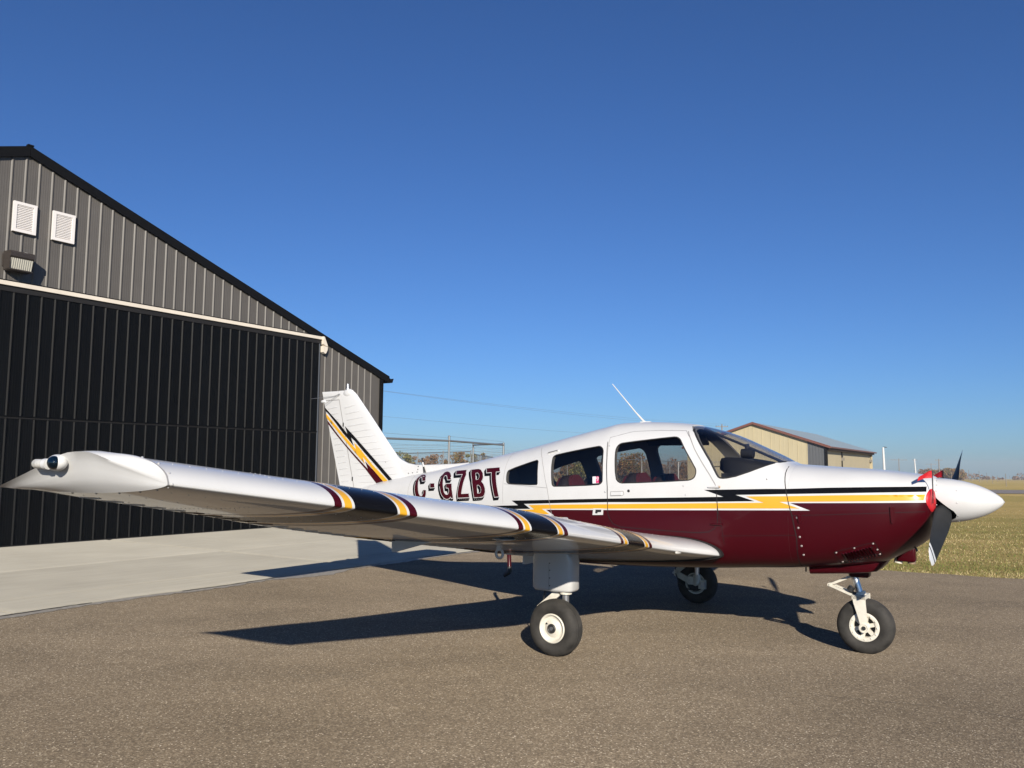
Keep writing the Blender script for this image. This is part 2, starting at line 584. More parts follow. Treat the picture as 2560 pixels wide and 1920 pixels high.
P_black = [(0.5195, 1.3357), (0.1924, 1.3277), (-0.1398, 1.3169), (-0.4683, 1.3007), (-0.6122, 1.2985), (-1.1274, 1.2797), (-0.9624, 1.227), (-1.5189, 1.2045), (-1.4453, 1.2076), (-2.0208, 1.1837), (-2.4921, 1.1617), (-3.0899, 1.1328), (-3.0084, 1.0906), (-3.5052, 1.0642), (-3.7339, 1.0508), (-3.7337, 1.0164), (-3.5049, 1.0316), (-2.8588, 1.0629), (-2.9355, 1.1067), (-2.4918, 1.1305), (-2.0207, 1.1525), (-1.519, 1.1675), (-1.0186, 1.1861), (-0.7105, 1.1987), (-0.8627, 1.2453), (-0.4538, 1.2617), (-0.1374, 1.2738), (0.194, 1.2868), (0.5194, 1.2978)]
P_yellow = [(0.5122, 1.2772), (0.1943, 1.2693), (-0.137, 1.2583), (-0.4532, 1.2446), (-0.7752, 1.235), (-0.6361, 1.188), (-1.0187, 1.1741), (-1.4454, 1.1579), (-2.0208, 1.1338), (-2.4918, 1.1154), (-2.8776, 1.0976), (-2.8106, 1.0593), (-3.1559, 1.0319), (-3.6018, 1.0041), (-3.6024, 0.9688), (-2.8987, 1.008), (-2.6322, 1.0216), (-2.7229, 1.0692), (-2.0209, 1.0954), (-1.4458, 1.1152), (-1.0344, 1.129), (-0.993, 1.1314), (-0.441, 1.1494), (-0.36, 1.1508), (-0.5152, 1.1987), (-0.1368, 1.2116), (0.1941, 1.2237), (0.5021, 1.2357)]
P_tri1 = [(-2.6685, 1.0604), (-2.5796, 1.0108), (-2.6683, 1.0071)]
P_tri2 = [(-0.4345, 1.1924), (-0.2818, 1.1375), (-0.4354, 1.1324)]
P_fin_black = [(-6.1946, 2.174), (-6.1008, 2.1016), (-5.9311, 1.9744), (-5.7683, 1.8342), (-5.8194, 1.9318), (-5.662, 1.816), (-5.463, 1.6585), (-5.2134, 1.4604), (-5.0252, 1.3047), (-5.0717, 1.289), (-5.2981, 1.4734), (-5.4865, 1.6222), (-5.6408, 1.7513), (-5.7056, 1.7935), (-5.6576, 1.6917), (-5.7559, 1.7757), (-5.8484, 1.8466), (-5.9833, 1.9709), (-6.1202, 2.0879), (-6.1793, 2.1277)]
P_fin_yellow = [(-6.1699, 2.094), (-5.9822, 1.9427), (-5.7948, 1.79), (-5.6146, 1.6501), (-5.6502, 1.7312), (-5.5626, 1.6682), (-5.3343, 1.4687), (-5.0894, 1.2887), (-5.1541, 1.2761), (-5.3327, 1.4193), (-5.4994, 1.5631), (-5.4606, 1.4771), (-5.662, 1.6366), (-5.8063, 1.753), (-5.9803, 1.8956), (-6.1514, 2.0364)]
P_fin_maroon = [(-6.1437, 2.0125), (-5.9791, 1.8627), (-5.8181, 1.7253), (-5.635, 1.586), (-5.4096, 1.4187), (-5.458, 1.5088), (-5.2954, 1.3883), (-5.1602, 1.2787), (-5.2672, 1.2564), (-5.4551, 1.4228), (-5.634, 1.5586), (-5.804, 1.6927), (-5.9779, 1.8345), (-6.1285, 1.9665)]
P_letters = {
    'C': [(-4.3657, 1.3002), (-4.4037, 1.3471), (-4.4314, 1.3601), (-4.4647, 1.3637), (-4.4954, 1.3627), (-4.5134, 1.3531), (-4.5232, 1.3335), (-4.527, 1.3071), (-4.5215, 1.2751), (-4.5101, 1.2374), (-4.4948, 1.1971), (-4.4792, 1.1626), (-4.4597, 1.1342), (-4.4329, 1.1118), (-4.4015, 1.1001), (-4.3665, 1.0978), (-4.3321, 1.1053), (-4.312, 1.1272), (-4.305, 1.1618), (-4.3116, 1.2018), (-4.3536, 1.2019), (-4.3474, 1.1664), (-4.3574, 1.1459), (-4.3736, 1.1357), (-4.4006, 1.1418), (-4.4217, 1.1643), (-4.4386, 1.1985), (-4.456, 1.2387), (-4.4756, 1.2789), (-4.4892, 1.3078), (-4.4914, 1.3282), (-4.4795, 1.3383), (-4.4605, 1.3375), (-4.4363, 1.3204), (-4.4164, 1.2963)],
    '-': [(-4.2705, 1.2727), (-4.2032, 1.2758), (-4.1823, 1.2335), (-4.2526, 1.229)],
    'G': [(-3.9583, 1.32), (-3.9864, 1.3617), (-4.0177, 1.384), (-4.058, 1.3989), (-4.0958, 1.4019), (-4.1234, 1.3942), (-4.133, 1.3711), (-4.1299, 1.3312), (-4.121, 1.2859), (-4.1019, 1.2354), (-4.079, 1.1909), (-4.0533, 1.155), (-4.0226, 1.1307), (-3.9893, 1.1177), (-3.9611, 1.1198), (-3.9374, 1.1306), (-3.9248, 1.146), (-3.9134, 1.1313), (-3.8856, 1.1333), (-3.9346, 1.2784), (-4.0178, 1.2739), (-4.0014, 1.235), (-3.968, 1.233), (-3.955, 1.211), (-3.9521, 1.1831), (-3.9647, 1.1671), (-3.9803, 1.1611), (-4.0055, 1.1676), (-4.0269, 1.1867), (-4.0433, 1.22), (-4.0613, 1.2589), (-4.0769, 1.2981), (-4.0905, 1.3319), (-4.092, 1.3517), (-4.0812, 1.3633), (-4.0584, 1.3619), (-4.0376, 1.3469), (-4.0142, 1.3179)],
    'Z': [(-3.9416, 1.4104), (-3.788, 1.4215), (-3.7581, 1.3732), (-3.7709, 1.1771), (-3.665, 1.1845), (-3.6545, 1.1466), (-3.8163, 1.1361), (-3.8246, 1.18), (-3.8148, 1.3781), (-3.9137, 1.3712)],
    'B': [(-3.7136, 1.4238), (-3.6093, 1.433), (-3.5657, 1.424), (-3.5219, 1.3927), (-3.4993, 1.3549), (-3.5, 1.3278), (-3.5113, 1.3097), (-3.4747, 1.2824), (-3.4494, 1.2452), (-3.441, 1.2079), (-3.4495, 1.1781), (-3.4668, 1.1599), (-3.496, 1.1542), (-3.5865, 1.1471), (-3.6129, 1.236), (-3.6499, 1.328)],
    'B1': [(-3.6263, 1.3915), (-3.5918, 1.3946), (-3.5659, 1.3785), (-3.5528, 1.3541), (-3.5564, 1.3323), (-3.5728, 1.3238), (-3.59, 1.3219)],
    'B2': [(-3.5628, 1.2724), (-3.5364, 1.273), (-3.5104, 1.2546), (-3.4966, 1.228), (-3.4994, 1.2009), (-3.5169, 1.1897), (-3.5444, 1.1889)],
    'T': [(-3.4917, 1.4395), (-3.3111, 1.4506), (-3.288, 1.4115), (-3.3415, 1.4072), (-3.2562, 1.1662), (-3.3108, 1.1609), (-3.4002, 1.4017), (-3.4674, 1.3971)],
}

# ================================================================== AIRCRAFT
AC = empty('light_aircraft', (2.8582, 6.7777, 0.0), -0.58294,
           'white and maroon low-wing light aircraft with black and yellow lightning stripes parked on the asphalt', 'aircraft')
BODY_PAINT = M_two

def ring(x, off=0.0, n=72):
    zt, zb, w, zw, nu, nl = sec(x)
    pts = []
    for k in range(n):
        a = 2 * math.pi * k / n
        c, s = math.cos(a), math.sin(a)
        e = 2.0 / (nu if s >= 0 else nl)
        h = (zt - zw) if s >= 0 else (zw - zb)
        ww = max(w - off, 0.004)
        hh = max(h - off, 0.004)
        y = ww * math.copysign(abs(c) ** e, c)
        z = zw + hh * math.copysign(abs(s) ** e, s)
        pts.append((x, y, z))
    return pts
def loft_mesh(rings, name, flip=False):
    n = len(rings[0])
    vs = [p for r_ in rings for p in r_]
    fs = []
    for i in range(len(rings) - 1):
        for k in range(n):
            k2 = (k + 1) % n
            fs.append((i * n + k, i * n + k2, (i + 1) * n + k2, (i + 1) * n + k))
    fs.append(tuple(range(n - 1, -1, -1)))
    fs.append(tuple((len(rings) - 1) * n + k for k in range(n)))
    return vs, fs
def frange(a, b, st):
    n = max(1, int(round(abs(b - a) / st)))
    return [a + (b - a) * i / n for i in range(n + 1)]
def shell_mesh(x0, x1, step, off_out, off_in, name, xi0=None, xi1=None):
    v1, f1 = loft_mesh([ring(x, off_out) for x in frange(x0, x1, step)], name)
    v2, f2 = loft_mesh([ring(x, off_in) for x in frange(xi0 if xi0 is not None else x0 - 0.02, xi1 if xi1 is not None else x1 + 0.02, step)], name)
    def oriented(v, f, rev):
        me_ = bpy.data.meshes.new('o')
        me_.from_pydata(v, [], f)
        b_ = bmesh.new()
        b_.from_mesh(me_)
        bmesh.ops.recalc_face_normals(b_, faces=b_.faces)
        if rev: bmesh.ops.reverse_faces(b_, faces=b_.faces)
        b_.to_mesh(me_)
        b_.free()
        return [tuple(p.vertices) for p in me_.polygons]
    k = len(v1)
    me = bpy.data.meshes.new(name)
    me.from_pydata(v1 + v2, [], oriented(v1, f1, False) + [tuple(i + k for i in f) for f in oriented(v2, f2, True)])
    # keep the outer skin outward and the cavity inward
    return me
def surf(side=-1, off=0.0015):
    def fn(x, z):
        e = 2e-3
        y = half(x, z)
        # outward offset along the approximate normal
        dyz = (half(x, z + e) - half(x, z - e)) / (2 * e)
        dyx = (half(x + e, z) - half(x - e, z)) / (2 * e)
        n = Vector((-dyx, 1.0, -dyz)).normalized()
        return (x + n.x * off, side * (y + n.y * off), z + n.z * off)
    return fn

# fuselage shell, cavity for the cabin, window openings, doorway
def cabin_shell(x0, x1, inner0, inner1):
    me = shell_mesh(x0, x1, 0.035, 0.0, 0.035, 'shell', inner0, inner1)
    return me
full = cabin_shell(-0.4505, -6.10, -0.56, -3.55)
ws_poly = [(-1.330, 1.80), (-1.3244, 1.788)] + P_ws_low[1:] + [(-0.545, 1.5215), (-0.40, 1.56), (-0.40, 2.1), (-1.36, 2.1), (-1.365, 1.835)]
win1, win2, win3 = [smooth_loop(w_, 1) for w_ in (P_win1, P_win2, P_win3)]
cut = [prism(w_, -1, 1) for w_ in (win1, win2, win3)] + [prism(ws_poly, -1, 1)]
# starboard cabin door outline (closed over the roof edge)
door_out = [(-2.075, 1.735), (-2.053, 1.546), (-2.025, 1.288), (-2.018, 1.058), (-2.002, 1.0075), (-1.967, 0.965), (-1.896, 0.939), (-1.743, 0.9345), (-1.45, 0.9265),
            (-1.193, 0.9245), (-1.093, 0.935), (-1.044, 0.964), (-1.016, 1.012), (-1.014, 1.118), (-1.0207, 1.26), (-1.033, 1.325), (-1.085, 1.405), (-1.168, 1.517), (-1.243, 1.62), (-1.31, 1.72), (-1.375, 1.79),
            (-1.62, 1.795), (-1.86, 1.79)]
door_in = grow(door_out, -0.0025)
fus_me = boolean(full, cut + [prism(door_out, -1.0, -0.02)], 'DIFFERENCE', 'fuselage')
door_me = boolean(boolean(full, [prism(door_in, -1.0, -0.02)], 'INTERSECT', 'door'), [prism(win3, -1, 1)], 'DIFFERENCE', 'cabin_door')
def two_mats(me, paint, inner, tol=0.012):
    me.materials.clear()
    me.materials.append(paint)
    me.materials.append(inner)
    for p in me.polygons:
        c = p.center
        w_ = half(c.x, c.z)
        zt, zb, _, _, _, _ = sec(c.x)
        out = abs(c.y) > w_ - tol or c.z > zt - tol or c.z < zb + tol
        p.material_index = 0 if out else 1
    finish(me, True, 30)
two_mats(fus_me, BODY_PAINT, M_trim)
two_mats(door_me, BODY_PAINT, M_trim)
fuselage = link('fuselage', fus_me, AC)
door = link('cabin_door', door_me, AC)
# panes: thin solid cut from a skin just inside the outer surface
pane_shell = shell_mesh(-0.44, -3.5, 0.035, 0.006, 0.011, 'pane_shell', -0.446, -3.494)
for nm, poly, y0, y1, gm, par in (('side_window', win1, -1, -.02, M_glass, fuselage), ('side_window', win2, -1, -.02, M_glass, fuselage), ('door_window', win3, -1, -.02, M_glass, door),
                             ('side_window', win1, .02, 1, M_glass, fuselage), ('side_window', win2, .02, 1, M_glass, fuselage), ('side_window', win3, .02, 1, M_glass, fuselage),
                             ('windshield', ws_poly, -1, 1, M_wsglass, AC)):
    me = boolean(pane_shell, [prism(grow(poly, 0.002), y0, y1)], 'INTERSECT', nm)
    me.materials.clear()
    me.materials.append(gm)
    finish(me, True, 30)
    link(nm, me, par)

# cowling: closed loft from the firewall seam to the spinner
crings = [ring(x) for x in frange(-0.4500, 0.44, 0.03) + [0.46, 0.48, 0.50, 0.515, 0.528, 0.538, 0.545]]
last = crings[-1]
def shrink(r_, k, dx):
    cz = 1.235
    return [(p[0] + dx, p[1] * k, cz + (p[2] - cz) * k) for p in r_]
crings += [shrink(last, 0.985, 0.004), shrink(last, 0.95, 0.006), shrink(last, 0.6, 0.004)]
v_, f_ = loft_mesh(crings, 'cowling')
cowling = MB().add(v_, f_, BODY_PAINT).build('engine_cowling', AC, angle=40)

S_out, S_mid, S_top = surf(-1, 0.0012), surf(-1, 0.0020), surf(-1, 0.0026)
# white flashes, black and yellow lightning stripes on both sides
for sgn in (-1, 1):
    f1_, f2_ = surf(sgn, 0.0010), surf(sgn, 0.0018)
    decal_obj('white_flash', [P_tri1], f1_, M_white, fuselage, 0.03)
    decal_obj('white_flash', [P_tri2], f1_, M_white, fuselage, 0.03)
    decal_obj('black_stripe', [P_black], f2_, M_black, fuselage, 0.03)
    decal_obj('yellow_stripe', [P_yellow], f2_, M_yellow, fuselage, 0.03)
# registration letters: black drop shade, white edge, maroon face
LV = (-0.0135, -0.030)
def letters(sgn):
    def mp(poly): return poly if sgn < 0 else [(-2 * 3.9 - x, z - (x + 3.9) * 0.25) for x, z in poly]
    for k, poly in P_letters.items():
        if k in ('B1', 'B2'): continue
        holes = [P_letters['B1'], P_letters['B2']] if k == 'B' else []
        holes_s = [grow(h, -0.004) for h in holes]
        mb = MB()
        base = grow(poly, 0.006)
        for i in range(7):
            t = i / 6
            q = [(x + LV[0] * t, z + LV[1] * t) for x, z in base]
            hs = [[(x + LV[0] * t, z + LV[1] * t) for x, z in h] for h in holes_s] if i == 6 else []
            V, F = decal([q], surf(-1, 0.0008 + 0.00004 * i), 0.03, [] if k != 'B' or i < 6 else hs)
            mb.add(V, F, M_black)
        V, F = decal([base], surf(-1, 0.0016), 0.03, holes_s)
        mb.add(V, F, M_white)
        V, F = decal([poly], surf(-1, 0.0022), 0.03, holes)
        mb.add(V, F, M_maroon)
        for h in holes:                      # white gap on the upper right of each counter
            q = [(x * 0.5 + (sum(p[0] for p in h) / len(h)) * 0.5 - 0.018, z * 0.62 + (sum(p[1] for p in h) / len(h)) * 0.38 - 0.016) for x, z in h]
            V, F = decal([q], surf(-1, 0.0019), 0.03)
            mb.add(V, F, M_white)
        mb.build('registration_letter', fuselage, angle=0)
letters(-1)
# seams
def seam(line, name='skin_seam', w=0.004, m=M_seamgrey, par=None, f=S_top): return ribbon(line, w, f, m, name, par or fuselage)
seam(P_doorseam[1:] + [], 'door_gap', 0.006, M_seam, door)
seam(P_apseam[1:], 'door_gap', 0.006, M_seamgrey, door)
seam(P_rearseam)
seam(P_fwseam[:4], w=0.003, m=M_seam)
seam(P_midseam, w=0.003, m=M_seam)
seam([(-2.66, 1.264), (-3.2, 1.292)], w=0.003)
seam([(-4.61, 1.35), (-4.60, 1.15), (-4.585, 0.95)], w=0.003)
seam([(-5.35, 1.22), (-5.33, 1.0)], w=0.003)
seam([(-3.25, 1.62), (-3.22, 1.4), (-3.20, 1.1)], w=0.003)
seam(P_cowlseam, 'cowl_gap', 0.006, M_seam, cowling)
seam(P_cowlmid, 'cowl_gap', 0.003, M_seam, cowling)
# window gaskets
for poly, par in ((win1, fuselage), (win2, fuselage), (win3, door)):
    ribbon(poly + [poly[0]], 0.009, surf(-1, 0.0008), M_dash, 'window_gasket', par)
ribbon([q for q in P_ws_low] + [(-0.545, 1.52)], 0.012, surf(-1, 0.0008), M_dash, 'windshield_gasket', fuselage)
# rivet rows, joined
def rivets(lines, name, par, side=-1, gap=0.045, r=0.0035, m=M_rivet, fn=None):
    mb = MB()
    fn = fn or surf(side, 0.001)
    for ln in lines:
        for i in range(len(ln) - 1):
            a, b = ln[i], ln[i + 1]
            k = max(1, int(math.hypot(b[0] - a[0], b[1] - a[1]) / gap))
            for j in range(k):
                c = fn(a[0] + (b[0] - a[0]) * j / k, a[1] + (b[1] - a[1]) * j / k)
                mb.ell(c, (r, r * 0.6, r), m, 6, 4)
    o = mb.build(name, par)
    o['kind'] = 'stuff'
    return o
rivets([[(x - 0.02, z) for x, z in P_fwseam[1:4]], [(x + 0.02, z) for x, z in P_fwseam[1:4]], [(-0.99, 0.925), (-0.42, 0.957)], [(-0.62, 1.46), (-0.8, 1.405), (-0.95, 1.365)], [(-1.04, 1.345), (-0.5, 1.36)],
        [(-1.95, 0.955), (-1.5, 0.945), (-1.1, 0.95)], [(-3.4, 1.135), (-5.5, 1.085)], [(-3.24, 1.60), (-3.21, 1.4), (-3.19, 1.12)], [(-2.64, 0.62), (-2.62, 0.98)], [(-4.62, 1.33), (-4.60, 1.0)], [(-1.9, 0.66), (-0.5, 0.70)]], 'rivet_row', fuselage, gap=0.03, r=0.003, m=M_two)
dots('cowl_screw', cowling, [surf(-1, 0.001)(x + 0.02, z) for x, z in ((-0.402, 1.078), (-0.394, 1.0), (-0.386, 0.93), (-0.378, 0.86), (-0.372, 0.79))], 0.009, M_screw, (1, 0.4, 1))
# door furniture
def plate(name, quad, m, par, off=0.004, th=0.006):
    fn = surf(-1, off)
    fo = surf(-1, off - th)
    a = [Vector(fn(*q)) for q in quad]
    b = [Vector(fo(*q)) for q in quad]
    n = len(quad)
    return MB().add(a + b, [tuple(range(n)), tuple(range(2 * n - 1, n - 1, -1))] + [(i, (i + 1) % n, n + (i + 1) % n, n + i) for i in range(n)], m).build(name, par, angle=20)
plate('door_handle', [(-1.985, 1.212), (-1.985, 1.242), (-1.885, 1.247), (-1.885, 1.218)], M_white, door, 0.009, 0.012)
ribbon([(-1.99, 1.208), (-1.99, 1.246), (-1.868, 1.252), (-1.862, 1.245), (-1.862, 1.222), (-1.87, 1.214), (-1.99, 1.208)], 0.004, S_top, M_seamgrey, 'handle_recess', door)
mb = MB(); mb.ell(surf(-1, 0.001)(-1.815, 1.256), (0.013, 0.005, 0.013), M_dark, 14, 6); mb.build('door_lock', door)
plate('latch_plate', [(-2.171, 1.033), (-2.163, 1.093), (-2.062, 1.095), (-2.066, 1.038)], M_white, fuselage, 0.005, 0.007)
plate('latch_recess', [(-2.143, 1.05), (-2.138, 1.082), (-2.08, 1.083), (-2.083, 1.062), (-2.118, 1.06), (-2.12, 1.049)], M_dash, fuselage, 0.0065, 0.001)
mb = MB(); mb.tube([surf(-1, 0.010)(-1.09, 1.303), surf(-1, 0.012)(-1.0, 1.306)], [0.006, 0.010], M_white, 8); mb.ell(surf(-1, 0.012)(-0.998, 1.306), (0.012, 0.010, 0.010), mat('rusty_hinge', (0.45, 0.33, 0.22), 0.6), 10, 6); mb.build('door_hinge', door)
mb = MB(); mb.tube([surf(-1, 0.008)(-1.075, 1.0), surf(-1, 0.010)(-0.975, 1.0)], [0.006, 0.009], M_maroon, 8); mb.build('door_hinge', door)
plate('cabin_air_vent', [(-2.736, 1.583), (-2.733, 1.596), (-2.62, 1.622), (-2.605, 1.618), (-2.612, 1.606)], M_white, fuselage, 0.010, 0.012)
plate('vent_slot', [(-2.728, 1.586), (-2.726, 1.593), (-2.622, 1.616), (-2.624, 1.609)], M_dark, fuselage, 0.0115, 0.001)
# two small fasteners beside the doors
dots('fastener', fuselage, [surf(-1, 0.001)(x, z) for x, z in ((-2.052, 1.655), (-2.045, 1.242), (-0.62, 1.375))], 0.007, M_alu, (1, 0.4, 1))
dots('fastener', door, [surf(-1, 0.001)(x, z) for x, z in ((-1.31, 1.31), (-1.29, 1.235))], 0.006, M_alu, (1, 0.4, 1))
# cowl louvre panel, latches
LQ = [(-0.13, 0.823), (0.164, 0.915), (0.199, 0.814), (-0.101, 0.729)]
ribbon(LQ + [LQ[0]], 0.004, S_mid, M_seam, 'louvre_panel_edge', cowling)
def lq(u_, v_):
    a = (LQ[0][0] + (LQ[1][0] - LQ[0][0]) * u_, LQ[0][1] + (LQ[1][1] - LQ[0][1]) * u_)
    b = (LQ[3][0] + (LQ[2][0] - LQ[3][0]) * u_, LQ[3][1] + (LQ[2][1] - LQ[3][1]) * u_)
    return (a[0] + (b[0] - a[0]) * v_, a[1] + (b[1] - a[1]) * v_)
for i in range(10):
    u_ = 0.17 + i * 0.072
    mb = MB()
    A0, A1 = lq(u_, 0.22), lq(u_ + 0.01, 0.86)
    so, s1 = surf(-1, 0.004), surf(-1, 0.017)
    a, b = Vector(so(*A0)), Vector(so(*A1))
    c, d = Vector(s1(A0[0] + 0.016, A0[1])), Vector(s1(A1[0] + 0.016, A1[1]))
    e, f = Vector(surf(-1, 0.001)(A0[0] + 0.022, A0[1] + 0.006)), Vector(surf(-1, 0.001)(A1[0] + 0.022, A1[1] - 0.0))
    mb.add([a, b, d, c, e, f], [(0, 1, 2, 3), (0, 3, 4), (1, 5, 2)], M_maroon)
    g0, g1 = surf(-1, 0.0022)(A0[0] + 0.002, A0[1]), surf(-1, 0.0022)(A1[0] + 0.002, A1[1])
    h0, h1 = surf(-1, 0.0022)(A0[0] + 0.026, A0[1] + .004), surf(-1, 0.0022)(A1[0] + 0.026, A1[1])
    mb.add([g0, g1, h1, h0], [(0, 1, 2, 3)], M_seam)
    mb.build('louvre', cowling, angle=20)
dots('louvre_screw', cowling, [surf(-1, 0.001)(*lq(u_, v_)) for u_, v_ in ((0.05, 0.08), (0.5, 0.07), (0.95, 0.08), (0.97, 0.55), (0.96, 0.9), (0.06, 0.88), (0.55, 0.95))], 0.008, M_screw, (1, 0.4, 1))
for x, z0, z1 in ((0.296, 1.06, 1.18), (-0.36, 1.04, 1.10)):
    plate('cowl_latch', [(x - 0.016, z1), (x + 0.016, z1 + .002), (x + 0.014, z0 + 0.02), (x + 0.004, z0), (x - 0.008, z0), (x - 0.013, z0 + 0.02)], M_maroon, cowling, 0.012, 0.014)
# lower cowl scoop, strut housing, exhaust
sv = []
for x, zt, zb, hw in ((-0.37, 0.70, 0.612, 0.25), (-0.1, 0.72, 0.632, 0.235), (0.06, 0.76, 0.648, 0.21), (0.12, 0.78, 0.662, 0.19), (0.16, 0.80, 0.70, 0.15), (0.21, 0.82, 0.765, 0.10)):
    sv.append([(x, hw * c_, zb + (zt - zb) * k_) for c_, k_ in ((-1, 1), (-.98, .35), (-.90, .08), (-.75, 0), (.75, 0), (.90, .08), (.98, .35), (1, 1))])
v_, f_ = loft_mesh(sv, 'scoop')
MB().add(v_, f_, M_maroon).build('lower_cowl_scoop', AC, angle=40)
rounded_box('strut_housing', (-0.03, 0, 0.635), (0.15, 0.13, 0.085), 0.02, M_maroon, AC)
ex = empty('exhaust_pipe'); ex.parent = AC
rounded_box('exhaust_shroud', (0.29, 0.2, 0.79), (0.14, 0.10, 0.14), 0.015, M_maroon, ex)
mb = MB(); mb.tube([(0.33, 0.2, 0.76), (0.325, 0.2, 0.705)], 0.030, mat('exhaust_tan', (0.30, 0.22, 0.15), 0.6, metal=0.4), 14); mb.build('exhaust_stub', ex)
mb = MB(); mb.tube([(0.235, 0.2, 0.76), (0.225, 0.2, 0.706)], 0.032, M_rim, 14); mb.build('exhaust_stub', ex)
mb = MB(); mb.tube([(0.40, -0.1, 0.86), (0.41, -0.1, 0.832)], 0.008, M_dark, 8); mb.build('drain_tube', AC)
mb = MB(); mb.tube([(-0.43, -0.1, 0.66), (-0.432, -0.1, 0.615)], 0.006, M_dark, 8); mb.build('drain_tube', AC)

# ------------------------------------------------------------------ wings
M_strobe = mat('strobe_glass', (0.52, 0.51, 0.47), 0.08, spec=0.9, noise=0.5, nscale=30)
def naca(c, m_=0.02, p_=0.4, t=0.15):
    yt = 5 * t * (0.2969 * math.sqrt(max(c, 0)) - 0.126 * c - 0.3516 * c ** 2 + 0.2843 * c ** 3 - 0.1036 * c ** 4)
    yc = m_ / p_ ** 2 * (2 * p_ * c - c * c) if c < p_ else m_ / (1 - p_) ** 2 * (1 - 2 * p_ + 2 * p_ * c - c * c)
    return yc + yt, yc - yt
def foil(c, t):
    """full upper surface, sharp-nosed flat lower surface"""
    return naca(c, t=t)[0], -0.42 * t * math.sqrt(max(c, 0)) * max(0.0, 1 - c) ** 0.9
W_LE = _pchip([0.40, 0.56, 0.75, 0.95, 1.2, 1.45, 2.69, 3.6, 5.17], [-0.987, -0.988, -1.055, -1.125, -1.18, -1.20, -1.20, -1.383, -1.70])
W_TE = _pchip([0.40, 1.3, 2.7, 5.17], [-2.81, -2.80, -2.79, -2.765])
W_LZ = lambda y: 0.672 + 0.138 * y
W_TZ = _pchip([0.40, 0.69, 1.24, 1.67, 2.66, 2.95, 3.69, 4.29, 4.85, 5.3], [0.600, 0.640, 0.712, 0.779, 0.918, 0.960, 1.074, 1.186, 1.281, 1.366])
def wing_pt(y, c, up, tk=0.15):
    """y >= 0 spanwise distance, c chord fraction"""
    le, te = W_LE(y), W_TE(y)
    ch = le - te
    t = 0.150 * min(1.0, 1.62 / ch) + 0.0
    u_, l_ = foil(c, t)
    tt = min(max((y - 1.2) / 3.8, 0.0), 1.0)
    k = (u_ * (1.06 + 0.22 * tt)) if up else l_
    return Vector((le - ch * c, 0, W_LZ(y) + (W_TZ(y) - W_LZ(y)) * c + ch * k))
C_N = 26
def cos_space(a, b, n): return [a + (b - a) * 0.5 * (1 - math.cos(math.pi * i / n)) for i in range(n + 1)]
def foil_ring(y, c0, c1, n=C_N):
    """closed ring from upper rear round the nose to lower rear (or just front..rear band)"""
    if c0 == 0:
        cs = [c1 * (1 - math.cos(math.pi / 2 * i / n)) for i in range(n + 1)]
    else: cs = [c0 + (c1 - c0) * i / 4 for i in range(5)]
    up = [wing_pt(y, c, True) for c in cs[::-1]]
    lo = [wing_pt(y, c, False) for c in (cs[1:] if c0 == 0 else cs)]
    return up + lo
BANDS = []
for a_, b_ in ((3.89, 4.384), (2.727, 3.176), (1.461, 1.987)):
    wd = [('w', 0), ('m', .049), ('w', .065), ('y', .110), ('w', .124), ('k', .380), ('w', .395), ('y', .437), ('w', .452), ('m', .494)]
    sc_ = (b_ - a_) / 0.494
    BANDS.append((a_, [(n_, a_ + e_ * sc_) for n_, e_ in wd][1:]))
def band_mat(y):
    for a_, lst in BANDS:
        if a_ <= y < lst[-1][1]:
            for n_, e_ in lst:
                if y < e_: return {'w': M_white, 'm': M_maroon, 'y': M_yellow, 'k': M_black}[n_]
    return M_white
def ystations(y0, y1):
    ys = set(frange(y0, y1, 0.12))
    for a_, lst in BANDS:
        for v in [a_] + [e_ for _, e_ in lst]:
            if y0 < v < y1: ys.add(v)
    ys = sorted(ys)
    out = [ys[0]]
    for v in ys[1:]:
        if v - out[-1] > 0.004: out.append(v)
        elif any(abs(v - e_) < 1e-9 for a_, lst in BANDS for e_ in [a_] + [q[1] for q in lst]): out[-1] = v
    return out
def wing_piece(name, side, y0, y1, c0, c1, parent, close=True, drop=0.0):
    ys = ystations(y0, y1)
    mb = MB()
    rings = []
    for y in ys:
        r_ = foil_ring(y, c0, c1)
        rings.append([Vector((p.x, side * y, p.z)) for p in r_])
    n = len(rings[0])
    for i in range(len(ys) - 1):
        m = band_mat((ys[i] + ys[i + 1]) / 2)
        mb.add(rings[i] + rings[i + 1], [(k, (k + 1) % n, n + (k + 1) % n, n + k) for k in range(n)], m)
    mb.add(rings[0], [tuple(range(n))], M_white)
    mb.add(rings[-1], [tuple(range(n))], M_white)
    return mb.build(name, parent, angle=40)
wings = {}
